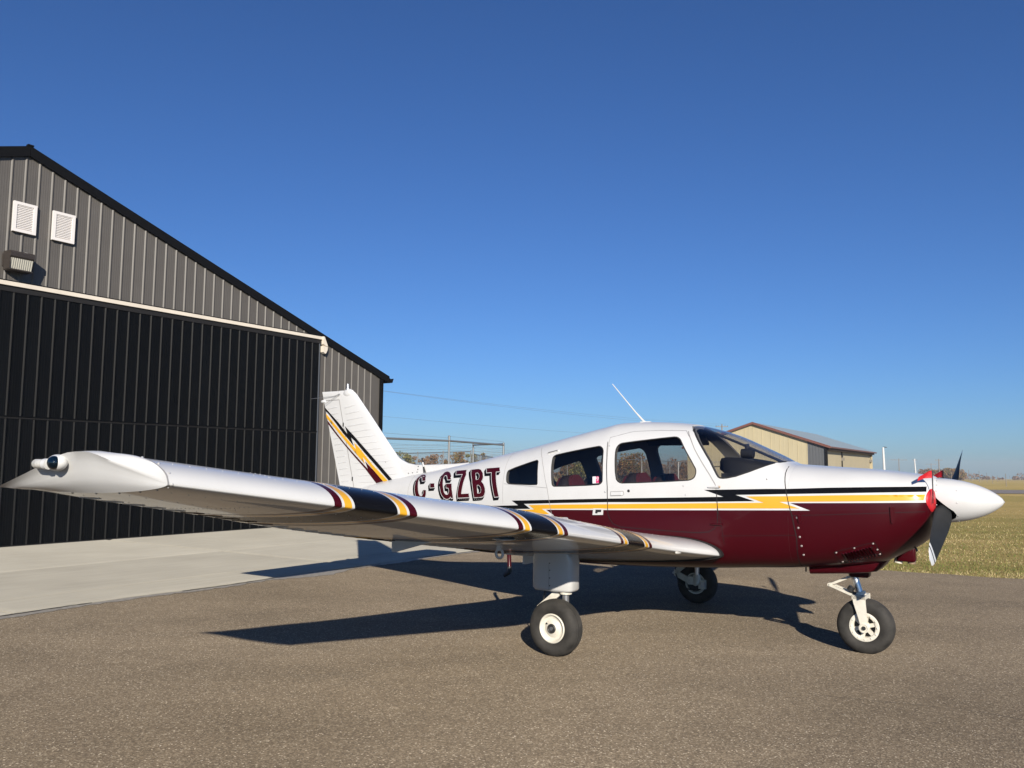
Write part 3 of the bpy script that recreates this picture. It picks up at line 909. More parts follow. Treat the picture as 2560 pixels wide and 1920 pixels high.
for side in (-1, 1):
    wg = wing_piece('wing', side, 0.42, 5.168, 0.0, 0.770, AC)
    wings[side] = wg
    fl = wing_piece('flap', side, 0.60, 2.745, 0.774, 1.0, wg)
    al = wing_piece('aileron', side, 2.76, 5.10, 0.774, 1.0, wg)
    wing_piece('wing_tip_rear', side, 5.11, 5.168, 0.774, 1.0, wg)
    # stiffening beads pressed into flap and aileron skins
    mb = MB()
    y = 0.70
    while y < 5.06:
        if abs(y - 2.75) > 0.05:
            for up in (True, False):
                a, b = wing_pt(y, 0.80, up), wing_pt(y + 0.012, 0.955, up)
                a.y, b.y = side * y, side * (y + 0.012)
                mb.tube([a, a * 0.7 + b * 0.3, b], [0.0035, 0.006, 0.003], band_mat(y), 6)
        y += 0.115
    o = mb.build('stiffening_bead', wg); o['kind'] = 'stuff'
    # tip fairing: upper skin runs out to a swept lip, concave face drops from the lip to the lower skin
    NT = 30
    rings = []
    for i in range(NT + 1):
        c = 1 - math.cos(math.pi / 2 * i / NT)
        T_, B_ = wing_pt(5.17, c, True), wing_pt(5.17, c, False)
        q = min(1.0, c / 0.50)
        yl = 5.17 + 0.120 * (q * q * (3 - 2 * q)) ** 0.75
        qz = 0.22 + 0.70 * min(1.0, c / 0.36) ** 0.75
        zl = B_.z + (T_.z - B_.z) * qz + 0.012 * q
        xl = T_.x - 0.085 * c * c
        zl += 0.034 * math.exp(-((c - 0.50) / 0.20) ** 2)
        Lp = Vector((xl, yl, zl))
        T_, B_ = Vector((T_.x, 5.17, T_.z)), Vector((B_.x, 5.17, B_.z))
        th = (T_.z - B_.z)
        rg = []
        for w_ in (0.0, 0.3, 0.55, 0.78, 0.92):
            p = T_.lerp(Lp, w_)
            p.z += 0.10 * th * math.sin(math.pi * w_) + max(0.0, T_.z - Lp.z) * 0.75 * (w_ - w_ ** 3)
            rg.append(p)
        rg.append(Lp)
        for w_ in (0.10, 0.25, 0.45, 0.65, 0.82, 1.0):
            p = Lp.lerp(B_, w_)
            p.y -= 0.014 * q * math.sin(math.pi * w_ ** 0.8) - 0.055 * q * w_ ** 2 * (1 - w_) * 4
            rg.append(p)
        rings.append([Vector((p.x, side * p.y, p.z)) for p in rg])
    n = len(rings[0])
    tip = MB().add([p for r_ in rings for p in r_], [(i * n + k, i * n + k + 1, (i + 1) * n + k + 1, (i + 1) * n + k) for i in range(NT) for k in range(n - 1)], M_white).build('wing_tip', AC, angle=75)
    # nav light pod
    mb = MB()
    mb.ell((-2.34, side * 5.285, 1.470), (0.062, 0.036, 0.037), M_white, 18, 12)
    mb.build('light_pod', tip)
    mb = MB(); mb.ell((-2.325, side * 5.308, 1.470), (0.034, 0.026, 0.030), M_navlens, 18, 12); mb.build('navigation_light', tip)
    mb = MB()
    mb.tube([(-2.385, side * 5.305, 1.464), (-2.46, side * 5.312, 1.465)], [0.022, 0.021], M_strobe, 12)
    mb.ell((-2.46, side * 5.312, 1.465), (0.024, 0.021, 0.021), M_strobe, 12, 8)
    mb.tube([(-2.375, side * 5.303, 1.464), (-2.40, side * 5.306, 1.464)], 0.025, M_white, 12)
    mb.build('strobe_light', tip)
    # tip seam and screws
    mb = MB()
    for p in foil_ring(5.16, 0.0, 0.7, 12)[::2]: mb.ell((p.x, side * 5.15, p.z), (0.006, 0.006, 0.006), M_rivet, 6, 4)
    o = mb.build('seam_screw', wg); o['kind'] = 'stuff'
    mb = MB()
    ra = [Vector((p.x, side * 5.166, p.z)) for p in foil_ring(5.166, 0, 0.76)]
    cen = sum(ra, Vector()) / len(ra)
    rb = [Vector((p.x + (0.003 if p.x > -1.75 else 0), p.y, p.z + (0.002 if p.z > cen.z else -0.002))) for p in ra]
    rc = [Vector((p.x, side * 5.173, p.z)) for p in rb]
    n = len(ra)
    mb.add(rb + rc, [(k, k + 1, n + k + 1, n + k) for k in range(n - 1)], M_seamgrey)
    mb.build('tip_seam', wg)
    # rivet lines on the skins
    mb = MB()
    for y in (0.95, 1.35, 2.15, 2.62, 3.42, 3.68, 4.62):
        for k in range(3, 26):
            c = k / 34
            for up in (True, False):
                p = wing_pt(y, c, up)
                mb.ell((p.x, side * y, p.z), (0.0035, 0.0035, 0.0022), M_rivet, 5, 3)
    for cc in (0.12, 0.40, 0.745):
        y = 0.8
        while y < 5.1:
            for up in (True, False):
                p = wing_pt(y, cc, up)
                mb.ell((p.x, side * y, p.z), (0.0035, 0.0035, 0.0022), M_rivet, 5, 3)
            y += 0.075
    o = mb.build('wing_rivet', wg); o['kind'] = 'stuff'
    # hinge brackets under the trailing edge
    for y in (2.82, 1.12):
        p = wing_pt(y, 0.76, False)
        mb = MB()
        a = [(p.x + 0.22, 0, p.z + 0.012), (p.x - 0.10, 0, p.z - 0.075), (p.x - 0.135, 0, p.z - 0.075), (p.x - 0.145, 0, p.z + 0.01)]
        th = 0.008
        mb.add([(q[0], side * y - th, q[2]) for q in a] + [(q[0], side * y + th, q[2]) for q in a], [(0, 1, 2, 3), (7, 6, 5, 4), (0, 4, 5, 1), (1, 5, 6, 2), (2, 6, 7, 3), (3, 7, 4, 0)], M_white)
        mb.box((p.x - 0.14, side * y + 0.02, p.z - 0.035), (0.03, 0.03, 0.09), M_alu)
        mb.build('hinge_bracket', wg, angle=20)
    # tie-down ring
    p = wing_pt(2.5, 0.42, False)
    mb = MB()
    mb.box((p.x, side * 2.5, p.z - 0.01), (0.035, 0.02, 0.05), M_white)
    pts = [(p.x + 0.028 * math.cos(t), side * 2.5, p.z - 0.055 + 0.03 * math.sin(t)) for t in [2 * math.pi * i / 16 for i in range(17)]]
    mb.tube(pts, 0.010, M_white, 8)
    mb.build('tie_down_ring', wg)
    # dark rubber seal where the wing root meets the fuselage
    mb = MB()
    r1_ = [Vector((p.x, 0, p.z)) for p in foil_ring(0.56, 0, 1.0, 30)]
    cen = sum(r1_, Vector()) / len(r1_)
    n = len(r1_)
    big = []
    for k in range(n):
        t = (r1_[(k + 1) % n] - r1_[k - 1]).normalized()
        q = Vector((-t.z, 0, t.x))
        if q.dot(r1_[k] - cen) < 0: q = -q
        big.append(r1_[k] + q * 0.010)
    inn = [Vector((v.x, side * 0.50, v.z)) for v in big]
    out = [Vector((v.x, side * 0.588, v.z)) for v in big]
    out2 = [Vector((v.x, side * 0.590, v.z)) for v in r1_]
    mb.add(inn + out + out2, [(k, (k + 1) % n, n + (k + 1) % n, n + k) for k in range(n)] + [(n + k, n + (k + 1) % n, 2 * n + (k + 1) % n, 2 * n + k) for k in range(n)], M_seam)
    mb.build('root_seal', wg)
# landing light lens patch on the inboard leading edge, fuel cap, stall vane
p = wing_pt(1.02, 0.012, False)
mb = MB(); mb.ell((p.x - 0.005, -1.02, p.z + 0.004), (0.012, 0.075, 0.016), mat('taped_patch', (0.62, 0.60, 0.55), 0.4), 16, 8); mb.build('leading_edge_patch', wings[-1])
p = wing_pt(1.9, 0.33, True)
rounded_box('fuel_cap', (p.x, -1.9, p.z + 0.012), (0.085, 0.085, 0.045), 0.015, M_white, wings[-1])
p = wing_pt(1.9, 0.33, True)
rounded_box('fuel_cap', (p.x, 1.9, p.z + 0.012), (0.085, 0.085, 0.045), 0.015, M_white, wings[1])
mb = MB(); p = wing_pt(2.95, 0.2, False); mb.ell((p.x, -2.95, p.z), (0.085, 0.05, 0.010), M_white, 16, 8); mb.build('inspection_cover', wings[-1])

# ------------------------------------------------------------------ tail
FIN_LE = _pchip([0.95, 1.25, 1.692, 2.28, 2.33, 2.3747], [-4.43, -4.70, -5.101, -5.632, -5.68, -5.76])
def fin_te(z): return -5.8944 - (z - 1.1928) * (6.2498 - 5.8944) / (2.3622 - 1.1928)
def fin_hinge(z): return -5.6393 - (z - 1.1753) * (5.929 - 5.6393) / (2.2567 - 1.1753)
def fin_h(x, z):
    le, te = FIN_LE(z), fin_te(z)
    c = min(max((le - x) / (le - te), 0.0), 1.0)
    return max(naca(c, 0.0, 0.4, 0.085)[0] * (le - te), 0.002)
def fin_section(z, c0, c1, n=14):
    le, te, hg = FIN_LE(z), fin_te(z), fin_hinge(z)
    xs = [le + (hg - le) * (1 - math.cos(math.pi / 2 * i / n)) for i in range(n + 1)] if c0 == 0 else [hg - 0.012 + (te - hg + 0.012) * i / 5 for i in range(6)]
    return [Vector((x, -fin_h(x, z), z)) for x in xs[::-1]] + [Vector((x, fin_h(x, z), z)) for x in (xs[1:] if c0 == 0 else xs)]
zs = frange(1.02, 2.30, 0.06)
cap_z = [(2.30, 0), (2.335, 0.1), (2.355, 0.35), (2.366, 0.7)]
rings = [fin_section(z, 0, 1) for z in zs]
for z, sq in cap_z[1:]: rings.append([Vector((p.x - 0.02 * sq if p.x > -5.75 else p.x, p.y * (1 - sq), z)) for p in fin_section(min(z, 2.35), 0, 1)])
v_, f_ = loft_mesh(rings, 'fin')
fin = MB().add(v_, f_, M_white).build('vertical_fin', AC, angle=40)
rings = [fin_section(z, 1, 1) for z in frange(1.12, 2.25, 0.06)]
v_, f_ = loft_mesh(rings, 'rudder')
rudder = MB().add(v_, f_, M_white).build('rudder', AC, angle=40)
mb = MB()
rings = []
for z, sq in ((2.256, 0), (2.30, 0), (2.335, 0.1), (2.355, 0.4), (2.364, 0.85)): rings.append([Vector((p.x, p.y * (1 - sq), z)) for p in fin_section(z, 1, 1)])
v_, f_ = loft_mesh(rings, 'cap')
mb.add(v_, f_, M_white)
mb.ell((-6.225, 0, 2.245), (0.045, 0.018, 0.020), M_white, 14, 8)
mb.build('fin_cap', AC, angle=40)
mb = MB(); mb.ell((-5.80, 0, 2.33), (0.085, 0.035, 0.055), M_white, 18, 12); mb.build('beacon_fairing', fin)
mb = MB(); mb.tube([(-5.815, 0, 2.36), (-5.817, 0, 2.40), (-5.817, 0, 2.445)], [0.022, 0.016, 0.014], M_alu, 14); mb.build('tail_beacon', fin)
mb = MB(); mb.tube([(-5.905, -0.04, 2.325), (-6.02, -0.03, 2.30), (-6.42, -0.02, 2.285)], 0.0025, M_alu, 6); mb.tube([(-5.905, -0.04, 2.325), (-6.17, -0.04, 2.20)], 0.0025, M_alu, 6); mb.build('static_antenna_wire', fin)
# dorsal fairing
dl = [(-5.12, 1.70), (-5.0096, 1.5853), (-4.965, 1.549), (-4.9205, 1.5237), (-4.8274, 1.4889), (-4.713, 1.472), (-4.55, 1.473), (-4.35, 1.479), (-4.15, 1.487), (-3.98, 1.50)]
rings = []
for x, z in dl:
    zb = 1.20
    r_ = []
    for k, hw in ((1.0, 0.006), (0.985, 0.016), (0.93, 0.024), (0.6, 0.030), (0.0, 0.036)): r_.append((x, -hw, zb + (z - zb) * k))
    for k, hw in ((0.0, 0.036), (0.6, 0.030), (0.93, 0.024), (0.985, 0.016), (1.0, 0.006)): r_.append((x, hw, zb + (z - zb) * k))
    rings.append(r_)
v_, f_ = loft_mesh(rings, 'dorsal')
dorsal = MB().add(v_, f_, M_white).build('dorsal_fin', AC, angle=40)
mb = None
DF = [(x, -0.040 if x < -4.95 else -0.030, z) for x, z in ((-5.14, 1.50), (-5.10, 1.44), (-5.06, 1.39), (-5.03, 1.35), (-4.99, 1.33), (-4.66, 1.455), (-4.665, 1.42), (-4.675, 1.39), (-4.80, 1.375), (-4.74, 1.382))]
dots('fairing_screw', dorsal, DF, 0.006, M_dark, (1, 1, 1))
# stripes and pressed beads on fin and rudder
def fin_fn(off, side=-1): return lambda x, z: (x, side * (fin_h(x, z) + off), z)
for sgn in (-1, 1):
    decal_obj('black_stripe', [P_fin_black], fin_fn(0.0065, sgn), M_black, fin, 0.05)
    decal_obj('yellow_stripe', [P_fin_yellow], fin_fn(0.0065, sgn), M_yellow, fin, 0.05)
    decal_obj('maroon_stripe', [P_fin_maroon], fin_fn(0.0065, sgn), M_maroon, fin, 0.05)
for par, kind_ in ((fin, 0), (rudder, 1)):
    mb = MB()
    z = 1.26
    while z < 2.22:
        if kind_ == 0: x0, x1 = fin_hinge(z) + 0.05, FIN_LE(z) - 0.13
        else: x0, x1 = fin_te(z) + 0.03, fin_hinge(z) - 0.05
        for sgn in (-1, 1):
            pts, rs = [], []
            for i in range(9):
                x = x0 + (x1 - x0) * i / 8
                zz = z + 0.035 * (i / 8) * (1 if kind_ == 0 else 0.6)
                pts.append((x, sgn * (fin_h(x, zz) - 0.0035), zz))
                rs.append(0.0035 if i in (0, 8) else 0.0085)
            mb.tube(pts, rs, M_white, 6)
        z += 0.074
    o = mb.build('skin_bead', par); o['kind'] = 'stuff'
ribbon([(fin_hinge(1.18) - 0.004, 1.18), (fin_hinge(2.25) - 0.004, 2.25)], 0.010, fin_fn(0.002), M_seamgrey, 'rudder_gap', rudder)
for z in (1.30, 1.95):
    mb = MB(); mb.box((fin_hinge(z) - 0.004, -fin_h(fin_hinge(z), z), z), (0.016, 0.012, 0.045), M_dark); mb.build('rudder_hinge', rudder)
# stabilator
for side in (-1, 1):
    rings = []
    for y, dx, k in ((0.03, 0, 1), (1.6, 0.0, 1), (1.86, 0.02, 0.95), (1.93, 0.06, 0.7), (1.96, 0.12, 0.25)):
        le, te = -5.40 - dx, -6.13 + dx * 0.1
        r_ = []
        cs = [0.5 * (1 - math.cos(math.pi * i / 12)) for i in range(13)]
        for c in cs[::-1]: r_.append((le + (te - le) * c, side * y, 1.06 + naca(c, 0, .4, .1)[0] * 0.73 * k))
        for c in cs[1:-1]: r_.append((le + (te - le) * c, side * y, 1.06 - naca(c, 0, .4, .1)[0] * 0.73 * k))
        rings.append(r_)
    v_, f_ = loft_mesh(rings, 'stab')
    MB().add(v_, f_, M_white).build('stabilator', AC, angle=40)
# antennas
mb = MB()
mb.tube([(-1.885, 0, 1.875), (-1.92, 0, 1.90), (-2.0, 0, 1.985), (-2.248, 0, 2.271)], [0.014, 0.011, 0.007, 0.004], M_white, 8)
mb.box((-1.90, 0, 1.886), (0.10, 0.035, 0.02), M_white)
mb.build('whip_antenna', AC)
mb = MB()
mb.tube([(-4.555, -0.04, 1.38), (-4.575, -0.04, 1.45)], [0.016, 0.009], M_dark, 8)
mb.tube([(-4.575, -0.04, 1.45), (-4.588, -0.04, 1.50)], 0.008, M_white, 8)
mb.tube([(-4.588, -0.04, 1.50), (-4.600, -0.04, 1.548)], 0.009, M_dark, 8)
mb.build('stub_antenna', AC)

# ------------------------------------------------------------------ propeller and spinner
HUB = Vector((0.625, 0, 1.225))
prof = []
for i in range(29):
    t = i / 28
    prof.append((0.172 * (1 - t ** 2.05) ** 0.72, 0.455 * t))
spm = MB()
ax = Vector((0.9985, -0.03, 0.0))
spm.lathe([(0.12, -0.004), (0.168, -0.004)] + prof, (0.552, 0, 1.225), ax, M_white, 64)
sp_me = spm.mesh('spinner')
bdirs = [Vector((-0.035, -0.90, -0.385)).normalized(), Vector((0.035, 0.90, 0.385)).normalized()]
cutters = []
for b in bdirs:
    mot = Vector((1, 0, 0)).cross(b).normalized()
    if b.y < 0 and mot.z > 0: mot = -mot
    if b.y > 0 and mot.z < 0: mot = -mot
    cd = (mot * math.cos(R(50)) + Vector((1, 0, 0)) * math.sin(R(50))).normalized()
    nd = b.cross(cd).normalized()
    if nd.x < 0: nd = -nd
    outl = [(-0.25, -0.16), (-0.05, -0.09), (0.05, -0.075), (0.090, -0.05), (0.098, -0.015), (0.085, 0.015), (0.05, 0.030), (-0.25, 0.035)]
    vs = [HUB + cd * a_ + nd * t_ + b * h for h in (0.05, 0.3) for a_, t_ in outl]
    n = len(outl)
    me = bpy.data.meshes.new('c')
    me.from_pydata(vs, [], [tuple(range(n)), tuple(range(2 * n - 1, n - 1, -1))] + [(i, (i + 1) % n, n + (i + 1) % n, n + i) for i in range(n)])
    bm = bmesh.new(); bm.from_mesh(me); bmesh.ops.recalc_face_normals(bm, faces=bm.faces); bm.to_mesh(me); bm.free()
    cutters.append(me)
bm = bmesh.new(); bm.from_mesh(sp_me); bmesh.ops.holes_fill(bm, edges=[e for e in bm.edges if e.is_boundary]); bmesh.ops.recalc_face_normals(bm, faces=bm.faces); bm.to_mesh(sp_me); bm.free()
sp_cut = boolean(sp_me, cutters, 'DIFFERENCE', 'spinner')
sp_cut.materials.clear(); sp_cut.materials.append(M_white); sp_cut.materials.append(M_seam)
for p in sp_cut.polygons:
    rr = math.hypot(p.center.y + 0.03 * (p.center.x - 0.552), p.center.z - 1.225)
    t = (p.center.x - 0.552) / 0.455
    want = 0.172 * max(0, 1 - max(t, 0) ** 2.05) ** 0.72
    if rr < want - 0.012 and p.center.x < 0.80: p.material_index = 1
finish(sp_cut, True, 40)
spinner = link('spinner', sp_cut, AC)
SSP = []
for x, ang in [(0.565, a_) for a_ in (-10, 8, 26, 44, 62)] + [(0.70, -4), (0.70, -42), (0.70, 30), (0.70, -70)]:
    t = (x - 0.552) / 0.455
    r_ = 0.172 * (1 - t ** 2.05) ** 0.72
    a = R(180 - ang)
    SSP.append((x, math.cos(a) * r_, 1.225 + math.sin(a) * r_))
dots('spinner_screw', spinner, SSP, 0.006, M_alu, (1, 1, 1))
mb = MB(); mb.lathe([(0.0, -0.02), (0.16, -0.02), (0.16, 0.0), (0.0, 0.0)], (0.56, 0, 1.225), (1, 0, 0), M_dark, 32); mb.lathe([(0.0, 0), (0.09, 0), (0.09, 0.12), (0, 0.12)], (0.56, 0, 1.225), (1, 0, 0), M_dark, 24); mb.build('propeller_hub', spinner)
for b in bdirs:
    ax0 = Vector((1, 0, 0))
    mot = ax0.cross(b)            # direction of motion
    if b.y < 0 and mot.z > 0: mot = -mot
    if b.y > 0 and mot.z < 0: mot = -mot
    rings, mats_ = [], []
    st = [(0.06, 0.060, 0.055, 62), (0.12, 0.075, 0.045, 58), (0.18, 0.115, 0.032, 52), (0.26, 0.145, 0.024, 44), (0.38, 0.158, 0.019, 35), (0.52, 0.155, 0.015, 28), (0.66, 0.142, 0.012, 23.5), (0.78, 0.127, 0.010, 21), (0.835, 0.117, 0.009, 20), (0.868, 0.110, 0.008, 19.5), (0.888, 0.104, 0.008, 19.2), (0.93, 0.085, 0.007, 19), (0.955, 0.06, 0.005, 18.5), (0.967, 0.02, 0.004, 18.5)]
    mb = MB()
    for r_, ch, th, be in st:
        cd = mot * math.cos(R(be)) + ax0 * math.sin(R(be))
        nd = b.cross(cd).normalized()
        c0 = HUB + b * r_
        rg = []
        for k in range(16):
            a = 2 * math.pi * k / 16
            cc = math.cos(a)
            rg.append(c0 + cd * (ch / 2 * cc) + b * (0.028 * cc if 0.8 < r_ < 0.96 else 0) + nd * (th / 2 * math.sin(a) * (1 - 0.35 * cc)))
        rings.append(rg)
    for i in range(len(st) - 1):
        m = M_white if (abs(st[i][0] - 0.835) < 1e-3 or st[i][0] > 0.885) else M_blade
        mb.add(rings[i] + rings[i + 1], [(k, (k + 1) % 16, 16 + (k + 1) % 16, 16 + k) for k in range(16)], m)
    mb.add(rings[-1], [tuple(range(16))], M_white)
    mb.build('propeller_blade', AC, angle=50)
# ------------------------------------------------------------------ landing gear
TYRE = [(0.110, -0.058), (0.120, -0.068), (0.150, -0.078), (0.180, -0.076), (0.203, -0.062), (0.212, -0.046), (0.2145, -0.040), (0.2115, -0.037), (0.2115, -0.033), (0.216, -0.030), (0.2175, -0.014), (0.214, -0.012), (0.214, -0.008), (0.2178, -0.006), (0.2178, 0.006)]
TYRE = TYRE + [(r_, -h) for r_, h in TYRE[::-1][1:]]
def wheel(parent, c, out, open_rim=False):
    w = empty('wheel', c); w.parent = parent
    mb = MB()
    prof = [(r_, h) for r_, h in TYRE]
    mb.lathe(prof, (0, 0, 0), (0, 1, 0), M_rubber, 56)
    for v in range(len(mb.v)):                           # flat where it bears on the ground
        x, y, z = mb.v[v]
        lim = -c[2] + 0.001
        if z < lim: mb.v[v] = (x, y * 1.03, lim)
    mb.build('tyre', w, angle=50)
    mb = MB()
    s = out
    if not open_rim:
        mb.lathe([(0.112, 0.055), (0.113, 0.066), (0.106, 0.071), (0.098, 0.066), (0.090, 0.052), (0.072, 0.048), (0.064, 0.055), (0.042, 0.058), (0.036, 0.064), (0.0, 0.064)], (0, 0, 0), (0, s, 0), M_rim, 40)
        mb.lathe([(0.112, -0.055), (0.113, -0.066), (0.10, -0.066), (0.09, -0.04), (0.0, -0.03)], (0, 0, 0), (0, s, 0), M_rim, 40)
        mb.build('rim', w, angle=40)
        mb = MB()
        mb.lathe([(0.036, 0.060), (0.036, 0.072), (0.030, 0.076), (0.024, 0.070), (0.0, 0.070)], (0, 0, 0), (0, s, 0), M_dark, 24)
        mb.lathe([(0.014, 0.070), (0.014, 0.078), (0.0, 0.078)], (0, 0, 0), (0, s, 0), M_alu, 12)
        mb.build('hub_cap', w, angle=40)
        mb = MB(); mb.tube([(-0.045, s * 0.058, 0.03), (-0.052, s * 0.066, 0.036)], 0.006, M_dark, 8); mb.build('valve', w)
    else:
        for q in (1, -1):
            mb.lathe([(0.112, 0.055), (0.114, 0.070), (0.106, 0.073), (0.084, 0.066), (0.080, 0.058), (0.080, 0.02)], (0, 0, 0), (0, q, 0), M_rim, 40)
            mb.lathe([(0.040, 0.02), (0.040, 0.056), (0.030, 0.062), (0.0, 0.062)], (0, 0, 0), (0, q, 0), M_rim, 24)
            for k in range(6):
                a = 2 * math.pi * k / 6 + 0.3
                mb.bar((0.036 * math.cos(a), q * 0.045, 0.036 * math.sin(a)), (0.086 * math.cos(a), q * 0.050, 0.086 * math.sin(a)), 0.030, 0.018, M_rim, up=(0, 1, 0))
        for k in range(12):
            a = 2 * math.pi * k / 12
            mb.ell((0.098 * math.cos(a), s * 0.072, 0.098 * math.sin(a)), (0.008, 0.004, 0.008), M_rim, 8, 4)
        mb.build('rim', w, angle=40)
        mb = MB(); mb.lathe([(0.084, -0.02), (0.084, 0.02), (0.0, 0.02)], (0, 0, 0), (0, s, 0), M_dark, 24); mb.build('hub_core', w)
    return w
for side in (-1, 1):
    g = empty('main_gear'); g.parent = AC
    wy = side * 1.525
    wheel(AC, (-1.99, wy, 0.215), side)
    # fairing: flat sided box with rounded corners, reaching up into the wing
    rings = []
    for z, dx, k in ((0.478, 0.03, 0.75), (0.484, 0.012, 0.9), (0.50, 0.0, 1), (0.62, 0, 1), (0.72, 0.0, 1.02), (0.80, 0.02, 1.1), (0.86, 0.05, 1.2)):
        pts = []
        x0, x1 = -2.24 + dx, -1.875 - dx
        for u_, hw in ((0, .045), (.02, .066), (.06, .080), (.2, .088), (.6, .091), (.92, .086), (.98, .068), (1, .04)):
            pts.append((x0 + (x1 - x0) * u_, side * 1.41 + side * hw * k, z))
        for u_, hw in ((1, .04), (.98, .068), (.92, .086), (.6, .091), (.2, .088), (.06, .080), (.02, .066), (0, .045)):
            pts.append((x0 + (x1 - x0) * u_, side * 1.41 - side * hw * k, z))
        rings.append(pts)
    v_, f_ = loft_mesh(rings, 'fairing')
    fair = MB().add(v_, f_, M_white).build('gear_fairing', g, angle=50)
    mb = MB()
    mb.box((-2.07, side * 1.4995, 0.64), (0.003, 0.004, 0.30), M_seamgrey)
    mb.build('fairing_seam', g)
    dots('fairing_screw', g, [(-2.063, side * 1.501, z) for z in (0.70, 0.645, 0.585, 0.525)], 0.005, M_dark)
    mb = MB()
    mb.lathe([(0.0, 0), (0.048, 0), (0.048, 0.022), (0, 0.022)], (-1.955, side * 1.43, 0.462), (0, 0, 1), M_rim, 24)
    mb.tube([(-1.955, side * 1.43, 0.48), (-1.957, side * 1.43, 0.30)], 0.026, M_chrome, 20)
    mb.build('oleo_strut', g)
    mb = MB()
    mb.tube([(-1.958, side * 1.43, 0.315), (-1.958, side * 1.43, 0.30), (-1.962, side * 1.43, 0.225), (-1.965, side * 1.43, 0.205)], [0.040, 0.044, 0.044, 0.030], M_rim, 18)
    mb.box((-2.00, side * 1.43, 0.25), (0.10, 0.07, 0.085), M_rim)
    mb.tube([(-1.975, side * 1.43, 0.215), (-1.99, side * 1.535, 0.215)], 0.022, M_rim, 12)
    mb.build('axle_housing', g)
    mb = MB()
    mb.bar((-2.02, side * 1.43, 0.47), (-2.20, side * 1.43, 0.325), 0.055, 0.022, M_rim, up=(0, 1, 0))
    mb.bar((-2.205, side * 1.43, 0.315), (-2.03, side * 1.43, 0.235), 0.06, 0.022, M_rim, up=(0, 1, 0))
    mb.tube([(-2.21, side * 1.39, 0.318), (-2.21, side * 1.47, 0.318)], 0.014, M_alu, 10)
    mb.build('torque_link', g)
    mb = MB()
    mb.box((-1.90, side * 1.44, 0.215), (0.075, 0.055, 0.095), M_rim)
    mb.box((-1.885, side * 1.425, 0.215), (0.045, 0.05, 0.05), M_alu)
    mb.tube([(-1.905, side * 1.43, 0.17), (-1.905, side * 1.43, 0.145)], 0.007, M_alu, 8)
    mb.build('brake_caliper', g)
    mb = MB()
    mb.lathe([(0.03, 0), (0.085, 0), (0.085, -0.01), (0.03, -0.01)], (-1.99, side * 1.462, 0.215), (0, side, 0), M_dark, 32)
    mb.build('brake_disc', g)
    mb = MB()
    mb.tube([(-2.16, side * 1.40, 0.48), (-2.185, side * 1.39, 0.40), (-2.19, side * 1.39, 0.33), (-2.15, side * 1.39, 0.22), (-2.05, side * 1.40, 0.155), (-1.95, side * 1.41, 0.15), (-1.905, side * 1.42, 0.17)], 0.0065, M_dark, 8)
    mb.box((-2.19, side * 1.39, 0.335), (0.02, 0.02, 0.04), M_rim)
    mb.build('brake_hose', g)
g = empty('nose_gear'); g.parent = AC
wheel(AC, (0.0, 0.0, 0.21), -1, True)
mb = MB()
mb.tube([(-0.085, 0, 0.66), (-0.070, 0, 0.595)], [0.042, 0.045], M_rim, 18)
mb.tube([(-0.075, 0, 0.60), (-0.035, 0, 0.455)], 0.027, M_chrome, 20)
mb.build('oleo_strut', g)
mb = MB()
mb.tube([(-0.040, 0, 0.475), (-0.030, 0, 0.435)], [0.045, 0.048], M_rim, 18)
mb.box((-0.03, 0, 0.442), (0.10, 0.21, 0.030), M_rim)
for s in (-1, 1):
    pl = [((-0.078, 0.455), (0.022, 0.455)), ((-0.07, 0.40), (0.022, 0.40)), ((-0.035, 0.28), (0.030, 0.28)), ((-0.022, 0.222), (0.030, 0.222)), ((-0.018, 0.195), (0.024, 0.192)), ((0.0, 0.180), (0.010, 0.180))]
    vs, fs = [], []
    for (a, b) in pl:
        for yy in (0.093, 0.105): vs += [(a[0], s * yy, a[1]), (b[0], s * yy, b[1])]
    for i in range(len(pl) - 1):
        k = i * 4
        fs += [(k, k + 1, k + 5, k + 4), (k + 2, k + 6, k + 7, k + 3), (k, k + 4, k + 6, k + 2), (k + 1, k + 3, k + 7, k + 5)]
    mb.add(vs, fs + [(0, 2, 3, 1), (len(vs) - 4, len(vs) - 3, len(vs) - 1, len(vs) - 2)], M_rim)
mb.build('fork', g, angle=30)
mb = MB()
for s in (-1, 1):
    mb.lathe([(0.038, 0.10), (0.038, 0.112), (0.028, 0.114), (0.026, 0.108), (0.018, 0.108), (0.014, 0.118), (0, 0.118)], (0.004, 0, 0.207), (0, s, 0), M_rim, 24)
    mb.lathe([(0.017, 0.11), (0.015, 0.121), (0, 0.121)], (0.004, 0, 0.207), (0, s, 0), M_dark, 12)
mb.build('axle_nut', g)
mb = MB()
for s in (-1, 1): mb.bar((-0.10, s * 0.035, 0.595), (-0.262, s * 0.03, 0.517), 0.018, 0.034, M_rim, up=(0, 1, 0)); mb.bar((-0.262, s * 0.03, 0.515), (-0.075, s * 0.045, 0.447), 0.018, 0.036, M_rim, up=(0, 1, 0))
mb.tube([(-0.265, -0.04, 0.516), (-0.265, 0.04, 0.516)], 0.015, M_rim, 10)
mb.build('torque_link', g)
mb = MB(); mb.tube([(-0.105, -0.05, 0.485), (-0.085, -0.05, 0.515)], 0.026, M_dark, 14); mb.tube([(-0.11, -0.04, 0.475), (-0.06, -0.03, 0.46)], 0.012, M_dark, 8); mb.build('shimmy_damper', g)
# boarding step
mb = MB()
mb.tube([(-3.12, -0.47, 0.66), (-3.115, -0.50, 0.62), (-3.095, -0.52, 0.50)], 0.020, M_maroon, 12)
mb.tube([(-3.095, -0.52, 0.505), (-3.09, -0.525, 0.455)], 0.021, M_dark, 12)
mb.tube([(-3.09, -0.525, 0.455), (-3.15, -0.53, 0.418)], 0.020, M_dark, 12)
mb.build('boarding_step', AC)

